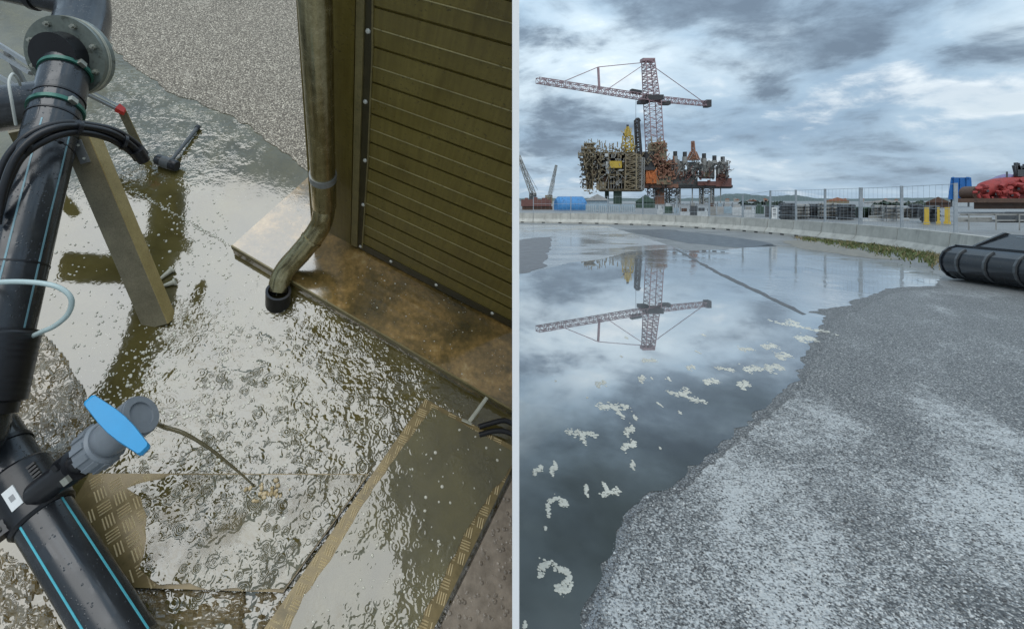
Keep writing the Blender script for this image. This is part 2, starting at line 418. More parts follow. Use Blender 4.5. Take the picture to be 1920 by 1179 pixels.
# ================================================================== LEFT PLACE: ground
def lp(pts, h=0.0): return [L(x, y, h) for x, y in pts]
XR = 962.0
frame_poly = [(-160, -160), (XR, -160), (XR, 1240), (-160, 1240)]
mb = MB(); top = lp(frame_poly, -0.035); bot = [V((p.x, p.y+0.9, -0.05)) for p in top]
mb.add(top+bot, [(0, 1, 2, 3), (7, 6, 5, 4), (0, 4, 5, 1), (1, 5, 6, 2), (2, 6, 7, 3), (3, 7, 4, 0)])
tag(mb.build('bank', M['bank'], smooth=False), 'sloping concrete bank carrying the flooded cabin corner', None, None, 'structure')
mb = MB(); mb.add(lp(frame_poly, 0.0), [(3, 2, 1, 0)])
tag(mb.build('flood_water', M['flood'], frame=GF), 'murky brown flood water by the cabin', None, None, 'structure')
lot = rough_poly(lp([(95, -160), (XR, -160), (XR, 330), (578, 322), (545, 292), (505, 268), (470, 236), (400, 205), (330, 178), (255, 130), (215, 95), (190, 30)], 0.003), 0.03, 0.02, 1, (0, 1, 2))
mb = fill(lot)
tag(mb.build('asphalt_lot', M['lot'], frame=GF), 'wet gravelly asphalt above the flood line', None, None, 'structure')
# churning water pouring past the pipe and through the gap below the plate
def heap(poly, h, amp, name, seed, res=34):
    b = MB(); xs = [p[0] for p in poly]; ys = [p[1] for p in poly]
    x0, x1, y0, y1 = min(xs), max(xs), min(ys), max(ys)
    def inside(x, y):
        c = False; m = len(poly)
        for i in range(m):
            (ax, ay), (bx, by) = poly[i], poly[(i+1) % m]
            if (ay > y) != (by > y) and x < (bx-ax)*(y-ay)/(by-ay)+ax: c = not c
        return c
    idx = {}
    for j in range(res+1):
        for i in range(res+1):
            x, y = x0+(x1-x0)*i/res, y0+(y1-y0)*j/res
            if not inside(x, y): continue
            d = min(min(math.hypot(x-(ax+(bx-ax)*t/8), y-(ay+(by-ay)*t/8)) for t in range(9)) for (ax, ay), (bx, by) in zip(poly, poly[1:]+poly[:1]))
            k = min(1, d/14.0)
            q = V((x*0.035, y*0.035, seed))
            hh = k*(h+amp*(noise.noise(q)+0.6*noise.noise(q*2.3)+0.4*noise.noise(q*5)))-0.004*(1-k)
            idx[i, j] = len(b.v); b.v.append(L(x, y, hh))
    for j in range(res):
        for i in range(res):
            c = [(i, j), (i, j+1), (i+1, j+1), (i+1, j)]
            if all(t in idx for t in c): b.f.append(tuple(idx[t] for t in c))
    return tag(b.build(name, M['churn'], frame=GF), None, None, None, 'structure')
tag(heap([(20, 600), (75, 610), (120, 660), (165, 735), (175, 800), (150, 880), (60, 900), (-30, 880), (-30, 640)], 0.012, 0.016, 'churning_water', 1.0, 40), 'churning muddy water beside the ribbed pipe coupling')
tag(heap([(-40, 1000), (60, 1060), (130, 1200), (-40, 1230)], 0.01, 0.015, 'churning_water', 2.0), 'churning muddy water left of the lower pipe')
tag(heap([(230, 1100), (560, 1112), (500, 1225), (180, 1225)], 0.004, 0.03, 'churning_water', 3.0, 44), 'rough dark water running below the near chequer plate')

# ================================================================== partition panel added as a strip parting the two views, no real object
a, b = ray(960.4, 376), ray(973.6, 376); a = V((a.x*0.85, 0.85, 0)); b = V((b.x*0.85, 0.85, 0))
back = V(((967-PX)/F, 1, 0)).normalized()*3.4
mb = MB(); mb.hexa([a, b, b+back, a+back]+[p+V((0, 0, 2.45)) for p in (a, b, b+back, a+back)])
tag(mb.build('partition_panel', M['partition'], smooth=False), 'thin pale grey upright panel between the flooded cabin corner and the open yard', 'panel')

# ================================================================== cabin
HS = 0.06                                            # slab top
WA, WB = L(674, 464, HS), L(960, 613, HS)
WD = (WB-WA).normalized(); WN = WD.cross(UP).normalized()
if WN.dot(C0-WA) < 0: WN = -WN
def cladding_mat():
    m, k = mat('weathered_brown_cladding'); p = k.obj
    u = k.vm('DOT_PRODUCT', p, tuple(WD), 1); v_ = k.vm('DOT_PRODUCT', p, tuple(UP), 1)
    q = k('ShaderNodeCombineXYZ', {0: k.m('MULTIPLY', u, 60.0), 1: k.m('MULTIPLY', v_, 3.0), 2: 0.0}).outputs[0]
    streak = k.noise(q, 1.0, 5, 0.6); sp = k.noise(p, 85, 6, 0.72); bl = k.noise(p, 7, 5, 0.65); big = k.noise(p, 1.6, 3)
    c = k.ramp(k.m('ADD', k.m('ADD', k.m('MULTIPLY', streak, 0.35), k.m('MULTIPLY', bl, 0.35)), k.m('MULTIPLY', big, 0.3)), [(0.36, (0.105, 0.075, 0.013)), (0.64, (0.215, 0.165, 0.038))])
    dirt = k.m('MULTIPLY', k.smooth(sp, 0.56, 0.66), k.smooth(bl, 0.42, 0.58))
    c = k.mix(k.m('MULTIPLY', dirt, 0.85), c, (0.025, 0.02, 0.008))
    drop = k.m('MULTIPLY', k.smooth(k.voro(p, 120), 0.25, 0.1), k.smooth(k.noise(p, 40, 2), 0.5, 0.6))
    setp(k, color=c, rough=k.ramp(bl, [(0.3, 0.26), (0.7, 0.5)]), normal=k.bump(k.m('ADD', k.m('ADD', drop, k.m('MULTIPLY', bl, 1.2)), k.m('MULTIPLY', sp, 0.4)), 0.5, 0.004))
    return m
M['cabin'] = cladding_mat()
def W(x, y, o=0.0):
    r = ray(x, y); return C0+r*((WA+WN*o-C0).dot(WN)/r.dot(WN))
cab = thing('site_cabin', L(674, 464, HS), 'brown sheet-clad cabin corner with ribbed wall and rusty base slab', 'cabin')
mb = MB()
c = [W(549, -90, -0.012), W(585, 430, -0.012), W(XR, 625, -0.012), W(XR, -90, -0.012)]
c[1] = c[1]-UP*((c[1]-WA).dot(UP)); c[2] = c[2]-UP*((c[2]-WA).dot(UP))
cb_ = [c[0]-WN*0.5, c[1]-WN*0.5]+[q+(q-C0).normalized()*0.5 for q in (c[2], c[3])]
mb.hexa([c[1], c[2], cb_[2], cb_[1], c[0], c[3], cb_[3], cb_[0]])
mb.build('wall', M['cabin'], cab, False)
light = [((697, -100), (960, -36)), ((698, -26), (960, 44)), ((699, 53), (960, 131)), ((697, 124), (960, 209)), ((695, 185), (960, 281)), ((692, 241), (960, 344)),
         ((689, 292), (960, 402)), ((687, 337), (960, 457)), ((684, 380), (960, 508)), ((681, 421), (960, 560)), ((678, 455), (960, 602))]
for (a0, a1), (b0, b1) in zip(light, light[1:]):
    prof = [(0.0, 0.0), (0.012, 0.011), (0.45, 0.010), (0.462, 0.002), (0.50, 0.002), (0.512, 0.010), (0.998, 0.011), (0.999, -0.01)]
    mb = MB(); k = len(prof)
    for (p, q) in ((a0, b0), (a1, b1)):
        for t, o in prof:
            x, y = p[0]+(q[0]-p[0])*t, p[1]+(q[1]-p[1])*t
            if p is a1: y += (XR-960)*0.35; x = XR
            mb.v.append(W(x, y, o))
    for i in range(k-1): mb.f.append((i, i+1, k+i+1, k+i))
    mb.build('cladding_panel', M['cabin'], cab, False)
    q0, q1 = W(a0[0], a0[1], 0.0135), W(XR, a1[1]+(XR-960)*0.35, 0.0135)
    MB().beam(q0, q1, 0.0014, 0.0016, WN).build('panel_bead', M['cabin_bead'], cab, False)  # light caught along the ledge, painted as a pale strip
def wstrip(name, poly, o0, o1, m):
    b_ = MB(); b_.prism([W(x, y, o1) for x, y in poly], WN*(o0-o1)); return b_.build(name, m, cab, False)
wstrip('corner_sheet', [(549, -90), (668, -90), (662, 200), (657, 458), (584, 428)], -0.005, 0.006, M['cabin'])
wstrip('corner_trim', [(669, -90), (685, -90), (680, 100), (674, 300), (669, 464), (658, 459), (662, 300), (666, 100)], 0.0, 0.022, M['cabin_trim'])
wstrip('corner_flashing', [(686, -90), (698, -90), (696, 100), (688, 300), (677, 467), (670, 464), (675, 300), (681, 100)], 0.0, 0.014, M['cabin_dark'])
wstrip('flashing_edge', [(697, -90), (700, -90), (698.5, 100), (690.5, 300), (680, 466), (677.5, 466), (688.3, 300), (696.3, 100)], 0.0, 0.017, M['cabin_trim'])
wstrip('base_trim', [(676, 456), (XR, 604), (XR, 616), (676, 467)], 0.0, 0.016, M['cabin_dark'])
for x, y in [(690, 59), (685, 191), (684.5, 301), (681, 384), (676, 462), (733, 490), (818, 534), (923, 587)]:
    mb = MB(); mb.dome(W(x, y, 0.016), WN, 0.010, 0.008, 10); mb.build('screw_head', M['screw'], cab)
def slab_mat():
    m, k = mat('rusty_wet_slab'); p = k.obj
    a = k.noise(p, 3.5, 6, 0.62, 0.4); b = k.noise(p, 40, 4, 0.65)
    colr = k.ramp(k.m('ADD', k.m('MULTIPLY', a, 0.75), k.m('MULTIPLY', b, 0.25)), [(0.36, (0.065, 0.05, 0.018)), (0.47, (0.15, 0.10, 0.033)), (0.57, (0.34, 0.21, 0.07)), (0.68, (0.58, 0.45, 0.22))])
    s = k.m('MULTIPLY', k.smooth(k.voro(p, 60), 0.14, 0.07), k.smooth(k.noise(p, 9, 2), 0.45, 0.55))
    colr = k.mix(k.m('MULTIPLY', s, 0.7), colr, (0.55, 0.52, 0.42))
    f = k.smooth(k.noise(p, 2.5, 3), 0.46, 0.56)
    setp(k, color=colr, rough=k.ramp(f, [(0, 0.04), (1, 0.12)]), ior=2.2, normal=k.bump(k.m('ADD', b, k.m('MULTIPLY', s, 2.0)), 0.1, 0.003))
    return m
M['slab'] = slab_mat()
sl = [L(x, y, HS) for x, y in [(434, 461), (XR, 770), (XR, 560), (760, 370), (640, 280), (588, 323)]]
mb = MB(); mb.prism(list(reversed(sl)), -UP*(HS+0.02)); mb.build('base_slab', M['slab'], cab, False)
d = (L(XR, 770, HS)-L(434, 461, HS)).normalized(); sn = d.cross(UP).normalized()
if sn.dot(C0-sl[0]) < 0: sn = -sn
mb = MB(); mb.hexa([sl[0]-UP*0.028+sn*0.004, sl[1]-UP*0.028+sn*0.004, sl[1]-UP*0.028-sn*0.004, sl[0]-UP*0.028-sn*0.004,
                    sl[0]+UP*0.005+sn*0.004, sl[1]+UP*0.005+sn*0.004, sl[1]+UP*0.005-sn*0.004, sl[0]+UP*0.005-sn*0.004])
mb.build('slab_lip', M['cabin_trim'], cab, False)

# ================================================================== downpipe
dpz = W(608, 385, 0.11); zz = (dpz-C0).y
hb = (dpz-FOOT).dot(UP)
RD = 0.0505*zz/2.0
dp = thing('downpipe', L(522, 574, 0), 'brown steel downpipe with a bent foot in front of the cabin corner', 'downpipe')
top_ = dpz+UP*1.7
MB().cyl(dpz+UP*0.20, top_, RD*1.0, RD*1.0, 28).build('pipe', M['downpipe'], dp)
MB().cyl(dpz-UP*0.0, dpz+UP*0.215, RD*1.045, RD*1.045, 28).build('lower_pipe', M['downpipe'], dp)
for a0 in (0.19, ):
    MB().ring(dpz+UP*a0, dpz+UP*(a0+0.035), RD*0.98, RD*1.12, 28).build('pipe_clamp', M['steel'], dp)
path = [(608, 385, 1.0), (606, 404, .88), (600, 424, .74), (584, 449, .58), (560, 478, .42), (540, 500, .28), (527, 522, .18), (522, 545, .09)]
MB().tube(spline([L(x, y, hb*t) for x, y, t in path], 6), RD*0.96, 26).build('bent_foot', M['downpipe'], dp)
for (x, y, t), (x2, y2, t2) in (((585, 448, .585), (582, 452, .565)),):
    MB().tube([L(x, y, hb*t), L(x2, y2, hb*t2)], RD*1.02, 26).build('seam', M['downpipe'], dp)
MB().ring(L(521, 571, -0.02), L(522, 545, 0.085), RD*0.9, RD*1.12, 28).build('drain_socket', M['rubber'], dp)

# ================================================================== chequer plates
M['plate'] = simple('wet_tread_plate', (0.19, 0.14, 0.06), 0.25, 0.15, 0.35, 25, 0.2, spots=((0.09, 0.07, 0.03), 9, 0.7))
M['tread'] = simple('worn_tread_bars', (0.70, 0.57, 0.34), 0.3, 0.1, 0.25, 40, 0.1)
def plate(name, px, h, ang, cell, label, skip):
    top = [L(x, y, h) for x, y in px]
    t = thing(name, top[0], label, 'tread plate')
    mb = MB(); mb.prism(list(reversed(top)), -UP*0.022); mb.build('plate_sheet', M['plate'], t, False)
    inv_ = GF.inverted(); pl = [inv_ @ p for p in top]
    def inside(x, y):
        c = False
        for i in range(len(pl)):
            p, q = pl[i], pl[(i+1) % len(pl)]
            if (p.y > y) != (q.y > y) and x < (q.x-p.x)*(y-p.y)/(q.y-p.y)+p.x: c = not c
        return c
    xs = [p.x for p in pl]; ys = [p.y for p in pl]; cxm, cym = sum(xs)/len(xs), sum(ys)/len(ys); S = 1.6
    mb = MB(); ca, sa = math.cos(ang), math.sin(ang); K = int(S/cell)
    for i in range(-K, K):
        for j in range(-K, K):
            o = 1 if (i+j) % 2 else -1
            for b_ in range(4):
                u0, v0 = (i+0.5)*cell, (j+0.5)*cell; off = (b_-1.5)*cell*0.2
                if o > 0: c0, d0, e0 = (u0, v0+off), (1, 0), (0, 1)
                else: c0, d0, e0 = (u0+off, v0), (0, 1), (1, 0)
                rot = lambda q: (q[0]*ca-q[1]*sa, q[0]*sa+q[1]*ca)
                c1 = rot(c0); d1 = rot(d0); e1 = rot(e0); X, Y = cxm+c1[0], cym+c1[1]
                if not inside(X, Y) or not inside(X+d1[0]*cell*.4, Y+d1[1]*cell*.4) or not inside(X-d1[0]*cell*.4, Y-d1[1]*cell*.4) or skip(X, Y): continue
                l_, w_ = cell*0.42, cell*0.058
                def q(a, b2, z): return GF @ V((X+d1[0]*a+e1[0]*b2, Y+d1[1]*a+e1[1]*b2, h+z))
                mb.add([q(-l_, -w_, -.001), q(l_, -w_, -.001), q(l_, w_, -.001), q(-l_, w_, -.001), q(-l_*.8, 0, .0042), q(l_*.8, 0, .0042)],
                       [(0, 1, 5, 4), (2, 3, 4, 5), (1, 2, 5), (3, 0, 4)])
    tag(mb.build('tread_bars', M['tread'], t, False), kind='stuff')
    return t
pa = [(168, 887), (692, 888), (531, 1110), (252, 1101), (140, 935)]
pb = [(797, 747), (XR, 836), (XR, 872), (786, 1235), (455, 1235)]
plate('tread_plate', pa, 0.034, R(38), 0.052, 'chequered tread plate under the valve, half covered by splashing water', lambda x, y: False)
plate('tread_plate', pb, 0.050, R(72), 0.044, 'long flooded tread plate with worn chequer along its edges beside the slab', lambda x, y: False)
# water lying on the plates
fa = rough_poly([L(x, y, 0.0395) for x, y in [(320, 889.5), (688, 889.5), (532, 1104), (300, 1096), (262, 1066), (275, 1010), (268, 950), (238, 915)]], 0.03, 0.016, 3, (0, 1))
mb = fill(fa)
tag(mb.build('plate_puddle', M['thin'], frame=GF), 'sheet of murky water on the near tread plate', None, None, 'structure')
fb = rough_poly([L(x, y, 0.0555) for x, y in [(812, 764), (XR, 846), (XR, 868), (925, 915), (880, 985), (835, 1075), (790, 1165), (752, 1235), (520, 1235), (560, 1140), (620, 1050), (700, 915), (750, 845)]], 0.03, 0.010, 5, (0, 1, 7))
mb = fill(fb)
tag(mb.build('plate_puddle', M['film'], frame=GF), 'still murky water lying on the long tread plate', None, None, 'structure')
# concrete apron, lower right corner
def apron_mat():
    m, k = mat('wet_pebbled_concrete'); p = k.obj
    a = k.noise(p, 20, 5, 0.6); drops = k.smooth(k.voro(p, 48), 0.42, 0.1)
    pick = k.smooth(k.noise(p, 22, 3), 0.42, 0.55)
    hh = k.m('ADD', k.m('MULTIPLY', k.m('MULTIPLY', drops, pick), 1.0), k.m('MULTIPLY', k.noise(p, 130, 3), 0.2))
    setp(k, color=k.ramp(a, [(0.3, (0.16, 0.125, 0.09)), (0.7, (0.31, 0.25, 0.19))]), rough=0.2, ior=1.6, normal=k.bump(hh, 0.9, 0.006))
    return m
M['apron'] = apron_mat()
ap = [L(x, y, 0.045) for x, y in [(XR, 895), (XR, 1235), (797, 1235)]]
mb = MB(); mb.prism(ap, -UP*0.05)
for f_ in range(len(mb.f)): mb.f[f_] = tuple(reversed(mb.f[f_]))
tag(mb.build('concrete_apron', M['apron'], frame=GF, smooth=False), 'wet brownish concrete apron in the lower corner', None, None, 'structure')

# ================================================================== black polyethylene pipeline
PR = 0.097
pl_ = thing('pipeline', L(60, 420, 0), 'big black plastic pipeline with flange, ribbed coupling and blue-handled valve', 'pipeline')
A0, A1, A2 = P(134, 100, 2.16), P(55, 400, 1.74), P(-16, 690, 1.545)
ax = (A1-A0).normalized()
pA = P(127, 118, 2.13)
MB().tube([pA, A0+(A1-A0)*0.42, A1, A1+(A2-A1)*0.9], PR, 32).build('upper_pipe', M['pipe'], pl_)
# flange pair and the adaptor behind
fc = P(129, 106, 2.14); fa_ = (ax*0.30+V((0.0, -0.72, 0.0))).normalized()
FR = 0.178
fl = MB().ring(fc, fc+fa_*0.028, PR*1.06, FR, 44).build('flange', M['flange'], pl_)
MB().ring(fc-fa_*0.0005-fa_*0.006, fc-fa_*0.0005, PR*1.06, FR*1.015, 44).build('flange_rim', M['flange_rim'], fl)
fl2 = MB().ring(fc-fa_*0.055, fc-fa_*0.020, PR*1.0, FR, 44).build('flange', M['flange'], pl_)
MB().ring(fc-fa_*0.0195, fc-fa_*0.014, PR, FR*1.012, 44).build('flange_rim', M['flange_rim'], fl2)
e1 = fa_.orthogonal().normalized(); e2 = fa_.cross(e1)
for i in range(8):
    an = 2*math.pi*(i+0.35)/8; c = fc+(e1*math.cos(an)+e2*math.sin(an))*FR*0.82
    MB().cyl(c+fa_*0.027, c+fa_*0.042, 0.013, 0.013, 6).cyl(c+fa_*0.042, c+fa_*0.056, 0.0075, 0.007, 10).build('bolt', M['bolt'], pl_)
MB().tube([fc-fa_*0.01, fc+fa_*0.03, fc+fa_*0.05, fc+fa_*0.11], [PR*1.12, PR*1.12, PR*1.06, PR*1.04], 32).build('flange_collar', M['rubber'], pl_)
bk = fc-fa_*0.055
MB().tube(spline([bk+fa_*0.02, P(150, 62, 2.30), P(157, 20, 2.40), P(150, -50, 2.50)], 6), PR*1.28, 30).build('elbow', M['pipe'], pl_)
q0 = P(150, 14, 2.40); q1 = P(-60, -34, (q0-C0).y+0.02)
MB().tube([q0, q1], PR*0.62, 24).build('side_outlet', M['pipe'], pl_)
qq = q0+(q1-q0)*0.38; MB().tube([qq, qq+(q1-q0)*0.05], PR*0.72, 24).build('outlet_band', M['rubber'], pl_)
def band(t, wd, k, m, name):
    c = A0+(A1-A0)*t; return MB().ring(c, c+ax*wd, PR*0.98, PR*k, 36).build(name, m, pl_)
for t in (0.145, 0.40):
    g = band(t, 0.018, 1.09, M['green'], 'hose_clamp')
    c = A0+(A1-A0)*t+ax*0.009; side = (P(170, 150, 2.0)-P(118, 130, 2.07)); side = (side-ax*side.dot(ax)).normalized()
    tow = (C0-c); tow = (tow-ax*tow.dot(ax)).normalized()
    q = c+(side*0.85+tow*0.5).normalized()*PR*1.12
    MB().box(q, ax*0.011, side.cross(ax)*0.016, side*0.010).build('clamp_screw', M['bolt'], g)
band(0.34, 0.010, 1.035, M['rubber'], 'pipe_seam')
band(0.47, 0.008, 1.035, M['rubber'], 'pipe_seam')
# tee branch to the left
tb = A0+(A1-A0)*0.33; te = P(-120, 225, (tb-C0).y-0.02)
MB().tube([tb, tb+(te-tb)*0.35, te], [PR*0.9, PR*1.0, PR*1.02], 30).build('tee_branch', M['pipe'], pl_)
MB().tube(spline([P(30, 235, 1.84), P(22, 190, 1.80), P(17, 155, 1.80), P(24, 139, 1.83), P(34, 150, 1.87), P(38, 160, 1.92)], 6), 0.0055, 8).build('cable_tie', M['tie'], pl_)
# stripes along the upper pipe
def stripe(p, q, r, dirv, name, m, wd=0.0045):
    a_ = (q-p).normalized(); dv = (dirv-a_*dirv.dot(a_)).normalized(); tg = a_.cross(dv)
    b_ = MB()
    b_.hexa([p+dv*r*0.985-tg*wd, p+dv*r*0.985+tg*wd, q+dv*r*0.985+tg*wd, q+dv*r*0.985-tg*wd,
             p+dv*(r+.0012)-tg*wd, p+dv*(r+.0012)+tg*wd, q+dv*(r+.0012)+tg*wd, q+dv*(r+.0012)-tg*wd])
    return b_.build(name, m, pl_, False)
towA = (C0-A1).normalized(); sideA = V((1, 0, 0))
def stripe_run(pp, r, dirv, wd=0.003):
    b_ = MB()
    for i_, p in enumerate(pp):
        a_ = (pp[min(i_+1, len(pp)-1)]-pp[max(i_-1, 0)]).normalized(); dv = (dirv-a_*dirv.dot(a_)).normalized(); tg = a_.cross(dv)
        b_.v += [p+dv*r*.985-tg*wd, p+dv*r*.985+tg*wd, p+dv*(r+.0012)+tg*wd, p+dv*(r+.0012)-tg*wd]
    for i_ in range(len(pp)-1):
        b_.f += [tuple(i_*4+q for q in (k_, (k_+1) % 4, (k_+1) % 4+4, k_+4)) for k_ in range(4)]
    return b_.build('stripe', M['palecyan'], pl_, False)
run = [A0+(A1-A0)*0.55, A0+(A1-A0)*.8, A1, A1+(A2-A1)*.4, A1+(A2-A1)*0.8]
stripe_run(run, PR, towA*0.95-sideA*0.35); stripe_run(run, PR, towA*0.30+sideA*0.95)
# ribbed coupling
axB = (A2-A1).normalized(); s0 = A1+(A2-A1)*0.78; pts = []; rr = []
LN = 0.27
for i in range(41):
    t = i/40; pts.append(s0+axB*LN*t)
    rr.append(PR*(1.10 if t < .03 else 1.19+(0.022 if (i % 3 == 0 and (t < .38 or .55 < t < .8)) else 0)-(0.18 if t > .86 else 0)))
MB().tube(pts, rr, 36).build('ribbed_coupling', M['rubber'], pl_)
# lower pipe
B0, B1 = P(0, 838, 1.60), P(243, 1222, 1.36)
axL = (B1-B0).normalized(); PL = 0.083
towL = (C0-(B0+B1)/2); towL = (towL-axL*towL.dot(axL)).normalized(); sdL = axL.cross(towL)
if sdL.x < 0: sdL = -sdL
Bs = B0-axL*0.05
MB().tube([Bs, B1], PL, 36).build('lower_pipe', M['pipe'], pl_)
MB().tube(spline([pts[-1]-axB*0.02, pts[-1]+axB*0.05, (pts[-1]+axB*0.10+Bs-axL*0.06)/2, Bs-axL*0.02, Bs+axL*0.02], 5), PL*0.985, 32).build('bend', M['pipe'], pl_)
MB().ring(B0+axL*0.015, B0+axL*0.03, PL*0.98, PL*1.06, 36).build('pipe_seam', M['rubber'], pl_)
stripe(B0+axL*0.2, B1, PL, towL*0.75-sdL*0.66, 'stripe', M['cyan'], 0.0032)
stripe(B0+axL*0.2, B1, PL, towL*0.72+sdL*0.70, 'stripe', M['cyan'], 0.0032)
# tapping saddle
LT = (B1-B0).length; sm = B0+axL*(LT*0.265)
pts = []; rr = []
for i in range(21):
    t = i/20; pts.append(sm+axL*(t-0.5)*0.19); rr.append(PL*(1.06 if t in (0, 1) else 1.13+(0.018 if i % 2 and (t > .7 or t < .2) else 0)))
sad = MB().tube(pts, rr, 36).build('saddle', M['rubber'], pl_)
lab = sm+axL*0.01+(towL*0.93-sdL*0.38).normalized()*PL*1.145
lt = (towL*0.93-sdL*0.38).normalized(); ls = axL.cross(lt)
MB().box(lab, axL*0.036, ls*0.017, lt*0.003).build('label', M['white'], sad, False)
MB().box(lab+lt*0.0035, axL*0.010, ls*0.007, lt*0.0004).build('label_print', M['mark'], sad, False)
for k in range(5):
    MB().box(sm+axL*(-0.05+k*0.013)+(towL*0.9+sdL*0.35).normalized()*PL*1.14, axL*0.004, ls*0.016, lt*0.006).build('saddle_rib', M['rubber'], sad, False)
for s_ in (-1, 1):
    c = sm+axL*0.055*s_-sdL*PL*1.12+towL*PL*0.35
    MB().box(c, axL*0.022, sdL*0.018, towL*0.022).build('saddle_lug', M['rubber'], sad, False)
    MB().cyl(c-sdL*0.05, c+towL*0.03, 0.009, 0.009, 10).build('saddle_bolt', M['bolt'], sad)
# valve on the saddle
v0 = P(70, 925, (sm-C0).y-0.045); v1 = P(250, 788, 1.43)
va = (v1-v0).normalized(); VL = (v1-v0).length
tv = (C0-v1); tv = (tv-va*tv.dot(va)).normalized(); ts = va.cross(tv)
val = MB().tube([v0, v0+va*VL*.30, v0+va*VL*.31, v0+va*VL*.42, v0+va*VL*.43, v0+va*VL*.60], [0.042, 0.042, 0.050, 0.050, 0.037, 0.037], 30).build('valve_neck', M['rubber'], pl_)
MB().box(v0+va*VL*.40+tv*0.047+ts*0.022, va*0.013, ts*0.011, tv*0.006).build('neck_clip', M['bolt'], val, False)
MB().box(v0+va*VL*.40+tv*0.047-ts*0.03, va*0.010, ts*0.009, tv*0.006).build('neck_clip', M['rubber'], val, False)
nb = MB(); nb.tube([v0+va*VL*.57, v0+va*VL*.585, v0+va*VL*.715, v0+va*VL*.73], [0.058, 0.066, 0.066, 0.058], 36)
nut = nb.build('union_nut', M['valve'], pl_)
for i in range(12):
    an = 2*math.pi*i/12; rd = tv*math.cos(an)+ts*math.sin(an); tg = va.cross(rd)
    MB().box(v0+va*VL*.65+rd*0.067, va*VL*0.062, tg*0.0085, rd*0.0045).build('nut_rib', M['valve'], nut, False)
MB().tube([v0+va*VL*.71, v0+va*VL*.73, v0+va*VL*.80, v0+va*VL*.97, v0+va*VL*.985, v0+va*VL*1.07], [0.046, 0.052, 0.056, 0.056, 0.063, 0.063], 34).build('valve_body', M['valve'], pl_)
MB().ring(v0+va*VL*1.05, v0+va*VL*1.085, 0.040, 0.060, 34).build('valve_mouth', M['valve'], pl_)
hc = P(219, 796, 1.325); h0, h1 = P(164, 746, 1.33), P(273, 845, 1.315)
hd = (h1-h0).normalized(); hn = (C0-hc); hn = (hn-hd*hn.dot(hd)).normalized(); hs = hd.cross(hn); HL = (h1-h0).length/2
outl = [(-1.0, .011), (-.95, .017), (-.35, .026), (0, .028), (.35, .026), (.95, .017), (1.0, .011)]
poly = [hc+hd*HL*a_+hs*b_ for a_, b_ in outl]+[hc+hd*HL*a_-hs*b_ for a_, b_ in reversed(outl)]
hb_ = MB(); pt2 = [hc+hn*0.010+(p-hc)*0.93 for p in poly]; pb2 = [p-hn*0.024 for p in poly]; m_ = len(poly)
hb_.add(pb2+[p-hn*0.001 for p in poly]+pt2, [tuple(reversed(range(m_)))]+[(i, (i+1) % m_, (i+1) % m_+m_, i+m_) for i in range(m_)]+[(i+m_, (i+1) % m_+m_, (i+1) % m_+2*m_, i+2*m_) for i in range(m_)]+[tuple(range(2*m_, 3*m_))])
han = hb_.build('valve_handle', M['blue'], pl_, False)
for a_ in (-.42, 0.02, .40):
    MB().box(hc+hn*0.0085+hd*HL*a_, hd*0.004, hs*0.003, hn*0.0012).build('handle_mark', M['valve'], han, False)
MB().cyl(hc-hn*0.06, hc-hn*0.018, 0.020, 0.020, 20).build('handle_stem', M['valve'], pl_)
# tie-wraps round the pipe
for t in (0.66, 1.36):
    c = A0+(A1-A0)*t if t < 1 else A1+(A2-A1)*(t-1)
    a_ = ax if t < 1 else axB
    k = MB().ring(c, c+a_*0.006, PR*0.985, PR*1.022, 36).build('tie_wrap', M['rubber'], pl_)
    hd_ = (towA*0.9+sideA*(0.75 if t < 1 else -0.55)); hd_ = (hd_-a_*hd_.dot(a_)).normalized()
    MB().box(c+hd_*PR*1.04, a_*0.007, a_.cross(hd_)*0.007, hd_*0.007).build('tie_head', M['rubber'], k, False)

# ================================================================== water running out of the valve
def jet_mat():
    m, k = mat('running_water')
    setp(k, color=(0.22, 0.19, 0.11), trans=0.55, rough=0.03, ior=1.33, normal=k.bump(k.noise(k.obj, 60, 3), 0.4, 0.004)); return m
M['jet'] = jet_mat()
jp = spline([v0+va*VL*1.04-tv*0.03, L(300, 797, 0.25), L(345, 812, 0.23), L(395, 842, 0.18), L(440, 878, 0.11), L(474, 908, 0.045)], 7)
rr = [0.010*(1-0.62*i/(len(jp)-1))*(1+0.25*noise.noise(V((i*0.6, 0, 0)))) for i in range(len(jp))]
jt = thing('water_jet', L(476, 910, 0.04), 'thin dark arc of water pouring from the valve onto the tread plate', 'water jet')
MB().tube(jp, rr, 10).build('stream', M['jet'], jt)
mb = MB()
for i in range(26):
    an = rnd.random()*6.28; r_ = abs(rnd.gauss(0, 18))
    mb.dome(L(500+r_*math.cos(an)*1.3, 922+r_*math.sin(an), 0.041), UP, rnd.uniform(.004, .013), rnd.uniform(.004, .014), 6, rnd.uniform(.5, 1), an)
M['splash'] = simple('frothy_splash', (0.45, 0.34, 0.18), 0.15, 0, 0.4, 50)
tag(mb.build('splash', M['splash'], jt), kind='stuff')

